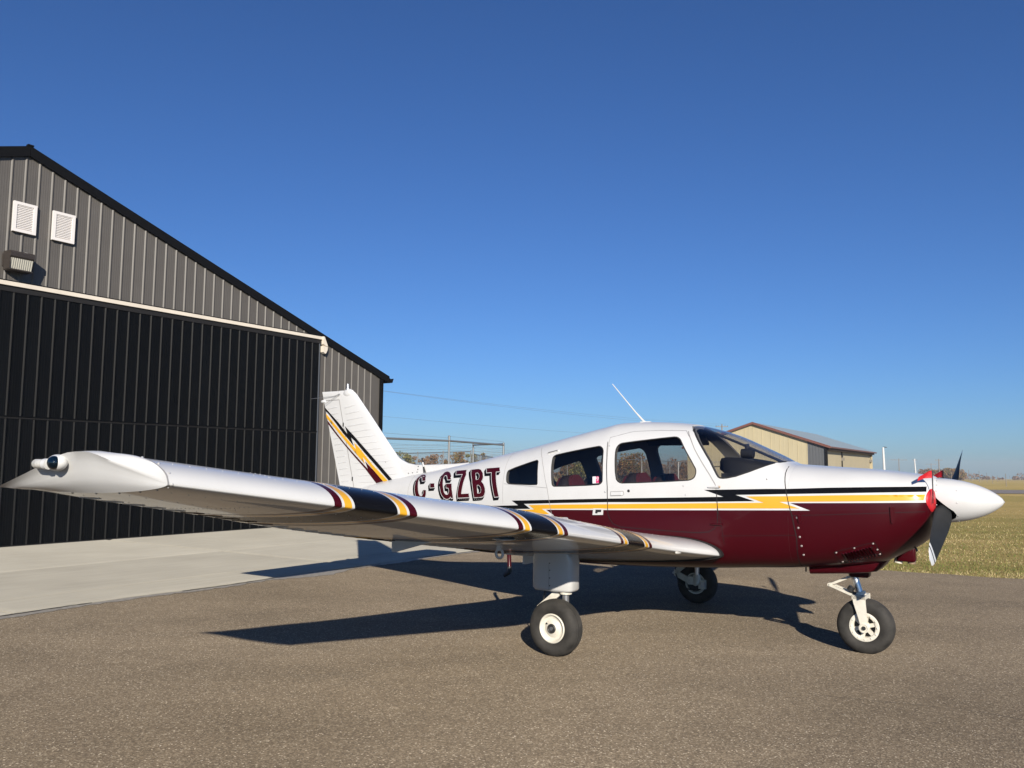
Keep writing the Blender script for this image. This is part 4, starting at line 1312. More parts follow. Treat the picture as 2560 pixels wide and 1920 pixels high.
# ------------------------------------------------------------------ cabin
def seat(x, y, top=1.42, wid=0.46, name='seat'):
    s = empty(name, (x, y, 0)); s.parent = AC
    rot = Euler((0, R(-12), 0)).to_matrix()
    bm = bmesh.new()
    n = 12
    rings = []
    h = top - 0.82
    for i in range(n + 1):
        t = i / n
        hw = wid / 2 * (1 if t < 0.62 else math.sqrt(max(0.0, 1 - ((t - 0.62) / 0.40) ** 2.6)))
        hw = max(hw, 0.05)
        th = 0.075 * (1 if t < 0.75 else 1 - 0.5 * (t - 0.75) / 0.25)
        rings.append([rot @ Vector((th * cx, hw * cy_, h * t)) + Vector((0, 0, 0.82)) for cx, cy_ in ((-1, -.8), (-.6, -1), (.6, -1), (1, -.8), (1.05, 0), (1, .8), (.6, 1), (-.6, 1), (-1, .8), (-1.0, 0))])
    v_, f_ = loft_mesh(rings, 'b')
    mb = MB()
    mb.add(v_, f_, M_seatdk)
    mb.build('seat_back', s, angle=60)
    for sx in (1,):
        rr = []
        for i in range(n + 1):
            t = i / n
            hw = wid / 2 * (1 if t < 0.62 else math.sqrt(max(0.0, 1 - ((t - 0.62) / 0.40) ** 2.6))) * 0.74
            hw = max(hw, 0.03)
            rr.append([rot @ Vector((0.084 * cx, hw * cy_, h * t * 0.985)) + Vector((0, 0, 0.82)) for cx, cy_ in ((-1, -1), (-1.05, 0), (-1, 1), (1, 1), (1.05, 0), (1, -1))])
        v_, f_ = loft_mesh(rr, 'p')
        MB().add(v_, f_, M_seatred).build('seat_panel', s, angle=60)
    mb = MB()
    mb.box((0.24, 0, 0.80), (0.48, wid, 0.13), M_seatred)
    mb.build('seat_cushion', s)
    return s
seat(-1.77, -0.25)
seat(-1.70, 0.25, 1.41)
seat(-2.50, -0.21, 1.39, 0.42)
seat(-2.50, 0.24, 1.36, 0.42)
mb = MB()
rings = []
for x, z0, z1, hw in ((-1.115, 1.50, 1.525, 0.16), (-1.10, 1.45, 1.548, 0.24), (-1.04, 1.42, 1.556, 0.30), (-0.95, 1.38, 1.550, 0.36), (-0.8, 1.36, 1.525, 0.38), (-0.68, 1.36, 1.500, 0.34), (-0.60, 1.40, 1.480, 0.28)):
    hw = min(hw, max(0.1, half(x, min(z1, sec(x)[0] - 0.06)) - 0.06))
    rings.append([(x, -hw, z0), (x, -hw * 0.97, z1 - 0.03), (x, -hw * 0.8, z1), (x, hw * 0.8, z1), (x, hw * 0.97, z1 - 0.03), (x, hw, z0)])
v_, f_ = loft_mesh(rings, 'g')
mb.add(v_, f_, M_dash)
mb.build('glare_shield', AC, angle=60)
mb = MB(); mb.box((-0.98, 0, 1.25), (0.05, 0.96, 0.34), M_dash)
for yy in (-0.3, -0.15, 0.02, 0.18, 0.32):
    mb.lathe([(0, 0), (0.04, 0), (0.044, 0.012)], (-1.006, yy, 1.30), (-1, 0, 0), M_dark, 16)
mb.build('instrument_panel', AC)
for yy in (-0.25, 0.25):
    mb = MB()
    mb.tube([(-0.98, yy, 1.27), (-1.16, yy, 1.275)], 0.012, M_dark, 8)
    mb.tube([(-1.16, yy - 0.13, 1.35), (-1.16, yy - 0.12, 1.28), (-1.16, yy, 1.255), (-1.16, yy + 0.12, 1.28), (-1.16, yy + 0.13, 1.35)], 0.014, M_dark, 8)
    mb.build('control_yoke', AC)
# windshield centre bar, compass and camera pod
mb = MB(); mb.tube([(-1.32, 0.0, 1.815), (-1.02, 0, 1.69), (-0.62, 0, 1.515)], 0.012, M_dash, 10); mb.build('windshield_centre_bar', AC)
mb = MB(); mb.lathe([(0.0, -0.055), (0.040, -0.052), (0.045, 0.0), (0.045, 0.05), (0.036, 0.056), (0, 0.056)], (-0.93, 0.0, 1.592), (1, 0, 0), M_dash, 24); mb.tube([(-0.93, 0, 1.62), (-0.935, 0, 1.675)], 0.020, M_dash, 10); mb.build('compass', AC)
mb = MB(); mb.lathe([(0.05, 0), (0.052, 0.03), (0.03, 0.04), (0, 0.04)], (-0.86, -0.22, 1.50), (0, 0, 1), mat('dash_speaker', (0.05, 0.05, 0.045), 0.5), 20); mb.build('dash_speaker', AC)
mb = MB(); mb.tube([(-1.19, -0.30, 1.38), (-1.18, -0.30, 1.44), (-1.13, -0.28, 1.475), (-1.08, -0.27, 1.475)], 0.004, M_dark, 6); mb.ell((-1.2, -0.31, 1.40), (0.05, 0.03, 0.025), M_dash, 12, 8); mb.build('map_mount', AC)
# port cabin structure: far pillar lining and headliner bar
mb = MB(); mb.bar((-1.36, 0.44, 1.80), (-0.985, 0.49, 1.36), 0.03, 0.05, mat('pillar_tan', (0.38, 0.29, 0.20), 0.7), up=(0, 1, 0)); mb.build('pillar_lining', AC)
mb = MB(); mb.box((-1.72, 0.30, 1.735), (0.62, 0.16, 0.025), M_dash, Euler((R(-38), 0, 0)).to_matrix()); mb.build('sun_visor', AC)
# window sticker
stk = empty('window_sticker'); stk.parent = AC
def gl(x, z): return surf(-1, -0.0035)(x, z)
decal_obj('sticker_sheet', [[(-2.178, 1.315), (-2.183, 1.377), (-2.119, 1.380), (-2.113, 1.3195)]], gl, mat('sticker_white', (0.8, 0.78, 0.78), 0.6), stk, 0.02)
decal_obj('sticker_panel', [[(-2.1445, 1.320), (-2.148, 1.3785), (-2.119, 1.380), (-2.113, 1.3215)]], surf(-1, -0.0028), mat('sticker_pink', (0.62, 0.03, 0.16), 0.6), stk, 0.02)
def text_mesh(txt, size, fn, m, name, parent):
    cu = bpy.data.curves.new('t', 'FONT')
    cu.body = txt
    cu.size = size
    cu.align_x = 'CENTER'
    cu.resolution_u = 6
    ob = bpy.data.objects.new('t', cu)
    COL.objects.link(ob)
    dg = bpy.context.evaluated_depsgraph_get()
    me0 = bpy.data.meshes.new_from_object(ob.evaluated_get(dg))
    V = [fn(v.co.x, v.co.y) for v in me0.vertices]
    F = [tuple(p.vertices) for p in me0.polygons]
    bpy.data.objects.remove(ob)
    return MB().add(V, F, m).build(name, parent, angle=0)
text_mesh('9', 0.058, lambda a, b: surf(-1, -0.0022)(-2.131 + a, 1.336 + b), M_white, 'sticker_digit', stk)
# small objects of their own: headset, inlet plugs with flags
hs = empty('headset', (0, 0, 0), 0, 'black pilot headset hanging inside the rear side window', 'headset')
hs.parent = None
HM = AC.matrix_world.copy() if False else Matrix.Translation(Vector((2.8582, 6.7777, 0))) @ Matrix.Rotation(-0.58294, 4, 'Z')
def to_world_root(o, local):
    w = HM @ Vector(local)
    o.location = w
    o.rotation_euler = (0, 0, -0.58294)
to_world_root(hs, (-2.16, -0.36, 1.52))
mb = MB(); mb.tube([(0, 0.0, 0.10), (0.03, 0, 0.14), (0.07, 0.02, 0.12), (0.09, 0.03, 0.06)], 0.010, M_dash, 8); mb.build('headband', hs)
for dx, dy in ((0.0, 0.0), (0.075, 0.03)):
    mb = MB(); mb.ell((dx, dy, 0.0), (0.022, 0.030, 0.075), M_dash, 16, 10); mb.build('ear_cup', hs)
for s, lab in ((-1, 'red engine inlet plug with a red flag on its rod beside the spinner'), (1, 'red engine inlet plug on the far side of the spinner with only its flag showing')):
    pg = empty('inlet_plug', (0, 0, 0), 0, lab, 'inlet plug', 'red plugs in the engine inlets')
    to_world_root(pg, (0.53, s * 0.265, 1.232))
    mb = MB()
    rings = []
    for h, k in ((-0.05, 0.97), (0.012, 0.98), (0.026, 0.94), (0.032, 0.84), (0.034, 0.6), (0.034, 0.05)):
        rings.append([(h - 0.40 * max(0, abs(s * 0.265 + 0.108 * k * math.cos(a)) - 0.20) ** 1.5, 0.108 * k * math.cos(a), 0.094 * k * math.sin(a)) for a in [2 * math.pi * i / 36 for i in range(36)]])
    v_, f_ = loft_mesh(rings, 'plug')
    mb.add(v_, f_, M_redplug)
    mb.build('plug_body', pg, angle=50)
    mb = MB(); mb.box((0.030, s * -0.02, -0.012), (0.016, 0.06, 0.035), M_redplug); mb.build('pull_tab', pg)
    mb = MB(); mb.tube([(0.030, s * 0.07, -0.02), (0.035, s * 0.085, 0.10), (0.035, s * 0.09, 0.225)], 0.004, M_dash, 6); mb.build('flag_rod', pg)
    vs = []
    for (yy, zz, xx) in ((0.09, 0.225, 0.035), (0.105, 0.222, 0.02), (0.15, 0.175, -0.05), (0.155, 0.145, -0.06), (0.12, 0.165, -0.02), (0.09, 0.17, 0.033)):
        vs.append((xx, s * yy, zz))
    n = len(vs)
    vs2 = [(a + 0.003, b, c) for a, b, c in vs]
    MB().add(vs + vs2, [tuple(range(n)), tuple(range(2 * n - 1, n - 1, -1))] + [(i, (i + 1) % n, n + (i + 1) % n, n + i) for i in range(n)], M_redplug).build('flag', pg, angle=20)

# ================================================================== GROUND
def terrain_z(x, y):
    d = y - 14.0
    if d <= 0: return -0.035
    return -0.035 - 0.0112 * (d - 6 * (1 - math.exp(-d / 6)))
def grid_mesh(name, xs, ys, zf, m, kind='structure'):
    V = [(x, y, zf(x, y)) for y in ys for x in xs]
    nx = len(xs)
    F = [(j * nx + i, j * nx + i + 1, (j + 1) * nx + i + 1, (j + 1) * nx + i) for j in range(len(ys) - 1) for i in range(nx - 1)]
    o = MB().add(V, F, m).build(name, None, True, 0)
    return tag(o, kind=kind)
def nodes_mat(name):
    m = bpy.data.materials.new(name)
    m.use_nodes = True
    return m, m.node_tree.nodes, m.node_tree.links, m.node_tree.nodes['Principled BSDF']
def noise(N, L, vec, scale, detail=5, rough=0.55):
    n = N.new('ShaderNodeTexNoise')
    n.inputs['Scale'].default_value = scale
    n.inputs['Detail'].default_value = detail
    n.inputs['Roughness'].default_value = rough
    L.new(vec, n.inputs['Vector'])
    return n.outputs['Fac']
def ramp(N, L, fac, stops):
    r_ = N.new('ShaderNodeValToRGB')
    el = r_.color_ramp.elements
    while len(el) < len(stops): el.new(0.5)
    for e, (p, c) in zip(el, stops):
        e.position = p
        e.color = (*c, 1)
    L.new(fac, r_.inputs[0])
    return r_.outputs[0]
def mixc(N, L, fac, a, b, mode='MIX'):
    mx = N.new('ShaderNodeMix')
    mx.data_type = 'RGBA'
    mx.blend_type = mode
    for i, v in ((0, fac), (6, a), (7, b)):
        if isinstance(v, (int, float)): mx.inputs[i].default_value = v
        elif isinstance(v, tuple): mx.inputs[i].default_value = (*v, 1)
        else: L.new(v, mx.inputs[i])
    return mx.outputs[2]
def bumpn(N, L, b, h, strength, dist, prev=None):
    bp = N.new('ShaderNodeBump')
    bp.inputs['Strength'].default_value = strength
    bp.inputs['Distance'].default_value = dist
    L.new(h, bp.inputs['Height'])
    if prev is not None: L.new(prev, bp.inputs['Normal'])
    L.new(bp.outputs[0], b.inputs['Normal'])
    return bp.outputs[0]
def mapping(N, L, sc=(1, 1, 1), rot=0.0):
    tc = N.new('ShaderNodeTexCoord')
    mp = N.new('ShaderNodeMapping')
    mp.inputs['Scale'].default_value = sc
    mp.inputs['Rotation'].default_value = (0, 0, rot)
    L.new(tc.outputs['Object'], mp.inputs['Vector'])
    return mp.outputs[0]

# asphalt: worn binder with exposed aggregate
def asphalt():
    m, N, L, b = nodes_mat('asphalt_worn')
    v = mapping(N, L)
    big = noise(N, L, mapping(N, L, (0.45, 1.0, 1), R(-25)), 0.5, 6, 0.6)
    mid = noise(N, L, v, 3.0, 5)
    base = ramp(N, L, big, [(0.3, (0.124, 0.098, 0.069)), (0.7, (0.174, 0.138, 0.096))])
    base = mixc(N, L, 0.35, base, ramp(N, L, mid, [(0.3, (0.104, 0.084, 0.060)), (0.7, (0.181, 0.145, 0.100))]))
    vo = N.new('ShaderNodeTexVoronoi')
    vo.inputs['Scale'].default_value = 115
    L.new(v, vo.inputs['Vector'])
    sep = N.new('ShaderNodeSeparateColor')
    L.new(vo.outputs['Color'], sep.inputs[0])
    stone = ramp(N, L, sep.outputs[0], [(0.0, (0.054, 0.044, 0.033)), (0.45, (0.133, 0.104, 0.074)), (0.8, (0.227, 0.182, 0.127)), (0.93, (0.310, 0.257, 0.186)), (1.0, (0.429, 0.378, 0.287))])
    col = mixc(N, L, 0.50, base, stone)
    vo2 = N.new('ShaderNodeTexVoronoi')
    vo2.inputs['Scale'].default_value = 62
    L.new(v, vo2.inputs['Vector'])
    sep2 = N.new('ShaderNodeSeparateColor')
    L.new(vo2.outputs['Color'], sep2.inputs[0])
    hi = N.new('ShaderNodeMath'); hi.operation = 'GREATER_THAN'; hi.inputs[1].default_value = 0.90
    L.new(sep2.outputs[1], hi.inputs[0])
    near = N.new('ShaderNodeMath'); near.operation = 'LESS_THAN'; near.inputs[1].default_value = 0.0052 * 62
    L.new(vo2.outputs['Distance'], near.inputs[0])
    both = N.new('ShaderNodeMath'); both.operation = 'MULTIPLY'
    L.new(hi.outputs[0], both.inputs[0]); L.new(near.outputs[0], both.inputs[1])
    col = mixc(N, L, both.outputs[0], col, (0.414, 0.351, 0.265))
    col = mixc(N, L, 1.0, col, ramp(N, L, noise(N, L, mapping(N, L, (0.5, 1, 1), R(-20)), 0.8, 7, 0.62), [(0.30, (0.80, 0.80, 0.80)), (0.72, (1.17, 1.17, 1.17))]), 'MULTIPLY')
    st = noise(N, L, mapping(N, L, (1, 1, 1), 0.7), 0.9, 3, 0.5)      # a few darker drips and stains
    col = mixc(N, L, ramp(N, L, st, [(0.66, (0, 0, 0)), (0.76, (0.517, 0.500, 0.477))]), col, (0.087, 0.074, 0.058))
    L.new(col, b.inputs['Base Color'])
    b.inputs['Roughness'].default_value = 0.9
    b.inputs['Diffuse Roughness'].default_value = 0.9
    b.inputs['Specular IOR Level'].default_value = 0.15
    n1 = bumpn(N, L, b, vo.outputs['Distance'], 0.55, 0.006)
    bumpn(N, L, b, mid, 0.15, 0.03, n1)
    return m
def concrete():
    m, N, L, b = nodes_mat('concrete_slab')
    v = mapping(N, L)
    a = noise(N, L, v, 0.8, 6)
    c = noise(N, L, mapping(N, L, (0.5, 6, 1), R(8)), 1.6, 5)
    col = ramp(N, L, a, [(0.3, (0.287, 0.267, 0.219)), (0.7, (0.358, 0.335, 0.276))])
    col = mixc(N, L, 0.28, col, ramp(N, L, c, [(0.35, (0.263, 0.247, 0.204)), (0.65, (0.367, 0.343, 0.284))]))
    oi = N.new('ShaderNodeObjectInfo')
    mr = N.new('ShaderNodeMapRange')
    mr.inputs[3].default_value, mr.inputs[4].default_value = 0.90, 1.08
    L.new(oi.outputs['Random'], mr.inputs[0])
    vm = N.new('ShaderNodeVectorMath')
    vm.operation = 'SCALE'
    L.new(col, vm.inputs[0])
    L.new(mr.outputs[0], vm.inputs['Scale'])
    L.new(vm.outputs[0], b.inputs['Base Color'])
    b.inputs['Roughness'].default_value = 0.85
    b.inputs['Diffuse Roughness'].default_value = 0.8
    b.inputs['Specular IOR Level'].default_value = 0.3
    bumpn(N, L, b, noise(N, L, v, 60, 4), 0.12, 0.004)
    return m
def grass_ground():
    m, N, L, b = nodes_mat('dry_mown_grass')
    v = mapping(N, L)
    st = mapping(N, L, (0.35, 1.6, 1), R(8))
    a = noise(N, L, st, 0.55, 6)
    c = noise(N, L, v, 0.07, 3)
    f = noise(N, L, v, 9, 6, 0.7)
    col = ramp(N, L, a, [(0.30, (0.130, 0.130, 0.031)), (0.46, (0.233, 0.187, 0.059)), (0.60, (0.320, 0.240, 0.091)), (0.74, (0.484, 0.339, 0.157))])
    col = mixc(N, L, 0.40, col, ramp(N, L, c, [(0.40, (0.150, 0.143, 0.038)), (0.60, (0.406, 0.287, 0.126))]))
    col = mixc(N, L, 0.35, col, ramp(N, L, f, [(0.3, (0.088, 0.076, 0.024)), (0.7, (0.484, 0.357, 0.149))]))
    L.new(col, b.inputs['Base Color'])
    b.inputs['Diffuse Roughness'].default_value = 0.9
    b.inputs['Roughness'].default_value = 0.95
    b.inputs['Specular IOR Level'].default_value = 0.1
    bumpn(N, L, b, noise(N, L, v, 18, 6, 0.7), 0.9, 0.05)
    return m
M_asph, M_conc, M_grass = asphalt(), concrete(), grass_ground()
def geo_line(a, b, first, ratio):
    out, s, x = [a], first, a
    while x + s < b:
        x += s
        out.append(x)
        s *= ratio
    return out + [b]
gx = sorted(set([-v for v in geo_line(0, 1300, 4, 1.25)] + geo_line(0, 1300, 4, 1.25)))
gy = sorted(set([-60, -30, -10, 0] + geo_line(4, 1100, 2.0, 1.12)))
ground = grid_mesh('grass_field', gx, gy, terrain_z, M_grass)
# hangar frame on the ground
H_O, H_ROT = Vector((-8.717, 14.278, 0)), R(56.0875)
HMAT = Matrix.Translation(H_O) @ Matrix.Rotation(H_ROT, 4, 'Z')
def hw(s, t, z=0.0): return HMAT @ Vector((s, t, z))
# asphalt apron as one sheet with an uneven edge towards the grass
e0, e1 = Vector((5.377, 12.101)), Vector((6.89, 11.289))
ed = (e1 - e0).normalized()
edge = []
t = -11.6
while t < 60:
    p = e0 + ed * t
    w_ = 0.05 * math.sin(t * 3.1) + 0.04 * math.sin(t * 7.7 + 1) + rnd.uniform(-.02, .02)
    edge.append((p.x - ed.y * w_ * -1, p.y + ed.x * w_))
    t += 0.12
cr = hw(12.2, -0.2)
poly = [(-60, -40), (60, -40), (60, edge[-1][1])] + edge[::-1] + [(cr.x, cr.y), hw(12.2, -3)[:2], hw(-30, -3)[:2], (-60, -20)]
vs = [(x, y, 0) for x, y in poly]
ap = MB().add(vs, [tuple(range(len(vs)))], M_asph).build('asphalt_apron', None, False)
tag(ap, kind='structure')
bm = bmesh.new(); bm.from_mesh(ap.data); bmesh.ops.triangulate(bm, faces=bm.faces); bm.to_mesh(ap.data); bm.free()
ap.data.update()
if ap.data.polygons[0].normal.z < 0: ap.data.flip_normals()
def crack(x0, y0, ang, length, w, seed, m):
    r_ = random.Random(seed)
    pts = [(x0, y0)]
    a_ = ang
    d = 0
    while d < length:
        a_ += r_.uniform(-.35, .35) + (ang - a_) * 0.25
        st = r_.uniform(.04, .14)
        pts.append((pts[-1][0] + math.cos(a_) * st, pts[-1][1] + math.sin(a_) * st))
        d += st
    V, F = [], []
    for i, (x, y) in enumerate(pts):
        q = w * r_.uniform(.3, 1.0) * (1 if 0 < i < len(pts) - 1 else .1)
        V += [(x - math.sin(ang) * q, y + math.cos(ang) * q, 0.0035), (x + math.sin(ang) * q, y - math.cos(ang) * q, 0.0035)]
        if i: F.append((2 * i - 2, 2 * i, 2 * i + 1, 2 * i - 1))
    o = MB().add(V, F, m).build('crack', ap, False)
M_crack = mat('crack_dark', (0.07, 0.062, 0.053), 0.95)
for c_ in ((1.9, 5.6, -0.42, 4.5, 0.0025, 1), (3.9, 9.6, -0.5, 4.0, 0.005, 4)): crack(*c_, M_crack)
# concrete slabs in front of the hangar, saw-cut joints between them
cp = empty('concrete_pad', H_O, H_ROT)
cp['kind'] = 'structure'
sx_ = [-17.3, -12.5, -7.7, -2.9, 1.9, 6.7, 12.1]
sy_ = [-6.64, -5.82, -3.42, 0.0]
for i in range(len(sx_) - 1):
    for j in range(len(sy_) - 1):
        x0, x1, y0, y1 = sx_[i] + .014, sx_[i + 1] - .014, sy_[j] + .012, sy_[j + 1] - .012
        if j == 2: y1 = 1.5
        bm = bmesh.new()
        nfront = 40 if j == 0 else 1
        pts = []
        for k in range(nfront + 1):
            x = x0 + (x1 - x0) * k / nfront
            pts.append((x, y0 + (rnd.uniform(-.018, .018) + .03 * math.sin(x * 2.3) if j == 0 else 0)))
        pts += [(x1, y1), (x0, y1)]
        top = [bm.verts.new((x, y, 0.010)) for x, y in pts]
        bot = [bm.verts.new((x, y, -0.05)) for x, y in pts]
        bm.faces.new(top)
        for k in range(len(pts)): bm.faces.new((top[k], bot[k], bot[(k + 1) % len(pts)], top[(k + 1) % len(pts)]))
        bmesh.ops.recalc_face_normals(bm, faces=bm.faces)
        tf = max(bm.faces, key=lambda f: f.normal.z * f.calc_area())
        if j > 0 or True: bmesh.ops.inset_individual(bm, faces=[tf], thickness=0.06, depth=0.0, use_even_offset=True)
        for v in tf.verts: v.co.z += 0.012      # tooled joint edge
        me = bpy.data.meshes.new('slab')
        bm.to_mesh(me); bm.free()
        me.materials.append(M_conc)
        link('slab', me, cp)
sp = MB()
for j in range(1, len(sy_) - 1): sp.box(((sx_[0] + sx_[-1]) / 2, sy_[j], -0.024), (sx_[-1] - sx_[0], 0.026, 0.05), M_seam)
for x in sx_[1:-1]: sp.box((x, -3.3, -0.025), (0.030, 6.5, 0.05), M_seam)
sp.build('joint_filler', cp)
# crumbled pale lip along the front of the pad
V, F = [], []
x = -17.0
k = 0
while x < 12.0:
    w_ = 0.06 + 0.22 * math.sin(x * 1.7) ** 2 * math.sin(x * 0.6 + 1) ** 2 + rnd.uniform(0, .07)
    V += [(x, -6.60, 0.005), (x, -6.64 - w_, 0.004)]
    if k: F.append((2 * k - 2, 2 * k, 2 * k + 1, 2 * k - 1))
    k += 1
    x += 0.10
MB().add(V, F, mat('worn_concrete_lip', (0.36, 0.325, 0.265), 0.9, noise=0.3, nscale=20)).build('worn_edge', cp)
x = -16.0
while x < 11.5:                     # broken dark gap between slab and lip
    L0 = rnd.uniform(0.5, 2.2)
    V, F = [], []
    k = 0
    while k * 0.08 < L0:
        y_ = -6.655 + 0.03 * math.sin((x + k * .08) * 2.3) + rnd.uniform(-.012, .012)
        w_ = rnd.uniform(0.006, 0.028)
        V += [(x + k * .08, y_ - w_, 0.0085), (x + k * .08, y_ + w_, 0.0085)]
        if k: F.append((2 * k - 2, 2 * k - 1, 2 * k + 1, 2 * k))
        k += 1
    MB().add(V, F, M_crack).build('edge_gap', cp, False)
    x += L0 + rnd.uniform(0.2, 1.6)
# taxiway and far gravel road follow the falling ground
def strip(name, p0, p1, w, m, lift, seg=40):
    p0, p1 = Vector(p0), Vector(p1)
    d = (p1 - p0).normalized()
    q = Vector((-d.y, d.x))
    V, F = [], []
    for i in range(seg + 1):
        c = p0 + (p1 - p0) * i / seg
        for s in (-0.5, 0, 0.5):
            e = c + q * w * s
            V.append((e.x, e.y, terrain_z(e.x, e.y) + lift))
        if i: F += [(3 * i - 3, 3 * i, 3 * i + 1, 3 * i - 2), (3 * i - 2, 3 * i + 1, 3 * i + 2, 3 * i - 1)]
    return tag(MB().add(V, F, m).build(name, None, False), kind='structure')
strip('taxiway', (-60, 88), (140, 72), 22, mat('taxiway_asphalt', (0.30, 0.265, 0.235), 0.95, noise=0.12, nscale=0.6, spec=0.1), 0.03)
strip('gravel_road', (-300, 520), (900, 430), 7, mat('pale_gravel', (0.42, 0.37, 0.30), 0.95, noise=0.15, nscale=0.2), 0.05)
# short grass blades on the near part of the field: one scattered mesh
def blades(name, n, region, h0, h1, cols):
    V = np.zeros((n * 3, 3)); C = []
    rs = np.random.RandomState(3)
    k = 0
    pts = []
    while k < n:
        x, y = region(rs)
        if x is None: continue
        pts.append((x, y)); k += 1
    pts = np.array(pts)
    a = rs.uniform(0, 2 * np.pi, n)
    h = rs.uniform(h0, h1, n)
    w = rs.uniform(0.002, 0.005, n) * (1 + np.hypot(pts[:, 0], pts[:, 1]) / 25)
    z = np.array([terrain_z(x, y) for x, y in pts])
    dx, dy = np.cos(a), np.sin(a)
    lx, ly = rs.normal(0, .45, n) * h, rs.normal(0, .45, n) * h
    V[0::3] = np.stack([pts[:, 0] - dx * w, pts[:, 1] - dy * w, z], 1)
    V[1::3] = np.stack([pts[:, 0] + dx * w, pts[:, 1] + dy * w, z], 1)
    V[2::3] = np.stack([pts[:, 0] + lx, pts[:, 1] + ly, z + h], 1)
    me = bpy.data.meshes.new(name)
    me.vertices.add(n * 3); me.vertices.foreach_set('co', V.ravel())
    me.loops.add(n * 3); me.loops.foreach_set('vertex_index', np.arange(n * 3, dtype=np.int32))
    me.polygons.add(n); me.polygons.foreach_set('loop_start', np.arange(0, n * 3, 3, dtype=np.int32))
    try: me.polygons.foreach_set('loop_total', np.full(n, 3, dtype=np.int32))
    except Exception: pass
    for c in cols: me.materials.append(c)
    patch = np.sin(pts[:, 0] * 0.7 + np.sin(pts[:, 1])) * np.sin(pts[:, 1] * 1.9 + pts[:, 0] * .3)
    me.polygons.foreach_set('material_index', np.clip((patch * 1.4 - 0.05 + rs.uniform(0, len(cols), n)).astype(np.int32), 0, len(cols) - 1))
    me.update(); me.validate()
    o = link(name, me)
    o['kind'] = 'stuff'
    return o
nrm = Vector((-ed.y, ed.x))
def grass_region(rs):
    t, s = rs.uniform(-9, 30), rs.exponential(5.0)
    if s > 26: return None, None
    s += 0.0 + 0.03 * math.sin(t * 5)
    p = e0 + ed * t + nrm * (s + 0.02)
    return p.x, p.y
blades('grass_blades', 150000, grass_region, 0.012, 0.042, [mat('blade_green', (0.15, 0.17, 0.04), 0.9), mat('blade_olive', (0.25, 0.235, 0.075), 0.9), mat('blade_straw', (0.52, 0.42, 0.21), 0.9)])

# ================================================================== BLACK HANGAR
HG = empty('hangar', H_O, H_ROT, 'grey ribbed metal hangar with black bifold door and black roof trim', 'hangar')
M_sid = mat('siding_grey', (0.112, 0.102, 0.090), 0.5, noise=0.06, nscale=2.5, spec=0.5)
M_sidblk = mat('siding_black', (0.0022, 0.0026, 0.0030), 0.5, noise=0.15, nscale=2.5, spec=0.15)
def vary(m, lo, hi):
    """small tone difference from sheet to sheet"""
    N, L = m.node_tree.nodes, m.node_tree.links
    b = N['Principled BSDF']
    src = b.inputs['Base Color'].links[0].from_socket
    oi = N.new('ShaderNodeObjectInfo')
    mr = N.new('ShaderNodeMapRange')
    mr.inputs[3].default_value, mr.inputs[4].default_value = lo, hi
    L.new(oi.outputs['Random'], mr.inputs[0])
    vm = N.new('ShaderNodeVectorMath')
    vm.operation = 'SCALE'
    L.new(src, vm.inputs[0])
    L.new(mr.outputs[0], vm.inputs['Scale'])
    L.new(vm.outputs[0], b.inputs['Base Color'])
vary(M_sid, 0.93, 1.07)
vary(M_sidblk, 0.8, 1.25)
M_fascia = mat('trim_black', (0.006, 0.0062, 0.0068), 0.55, spec=0.12)
M_track = mat('track_cream', (0.78, 0.70, 0.58), 0.5, noise=0.08, nscale=3)
M_vent = mat('vent_white', (0.82, 0.78, 0.74), 0.5)
M_shell = mat('hangar_inner', (0.08, 0.08, 0.08), 0.9)
EAVE_S, RIDGE_Z, SLOPE, DEPTH = 9.38, 6.94, 0.341, 18.0
def roof_z(s): return RIDGE_Z - SLOPE * abs(s - 0.035)
def panel_profile(w):
    """plan profile of one 9 inch module, major rib at the left end; (s, out)"""
    pr = [(0.0, 0.0), (0.020, 0.019), (0.036, 0.019), (0.050, 0.0)]
    for k in (0.36, 0.54, 0.72, 0.88): pr += [(w * k, 0.0), (w * k + .009, 0.0016), (w * k + .018, 0.0)]
    return pr + [(w - 0.0005, 0.0)]
def cladding(parent, s0, w, z0, ztop, m, out=0.0, name='cladding_panel', rib=None):
    pr = panel_profile(w)
    V, F = [], []
    for s, o in pr:
        zt_ = ztop(s0 + s)
        V += [(s0 + s, -(o + out), z0), (s0 + s, -(o + out), max(zt_, z0 + 0.001))]
    n = len(pr)
    F = [(2 * i, 2 * i + 2, 2 * i + 3, 2 * i + 1) for i in range(n - 1)]
    mb = MB()
    mb.add(V, F[:0], m)
    i_m, i_r = mb.mi(m), mb.mi(rib or m)
    mb.f = F
    mb.m = [i_r if i == 0 or i == 1 else i_m for i in range(len(F))]
    return mb.build(name, parent, False)
wall = MB()
prof = [(-EAVE_S, 0), (-7.0, 0), (-7.0, 4.45), (7.06, 4.45), (7.06, 0), (EAVE_S, 0), (EAVE_S, roof_z(EAVE_S)), (0.035, RIDGE_Z), (-EAVE_S, roof_z(EAVE_S))]
n = len(prof)
wall.add([(a, 0.012, b) for a, b in prof] + [(a, 0.12, b) for a, b in prof], [tuple(range(n)), tuple(range(2 * n - 1, n - 1, -1))] + [(i, (i + 1) % n, n + (i + 1) % n, n + i) for i in range(n)], M_sid)
wall = wall.build('front_wall', HG, False)
PW = 0.23475
k0 = int(-EAVE_S / PW)
for k in range(k0, 41):
    s0 = 0.005 - 0.02 + k * PW
    if s0 + PW > EAVE_S - 0.10 or s0 < -EAVE_S + 0.05: continue
    zt_ = lambda s: roof_z(s) + 0.02
    if s0 > 7.08 or s0 + PW < -7.06: cladding(wall, s0, PW, 0.03, zt_, M_sid)
    else:
        if roof_z(s0) > 4.62 or roof_z(s0 + PW) > 4.62: cladding(wall, s0, PW, 4.60, zt_, M_sid)
mb = MB()
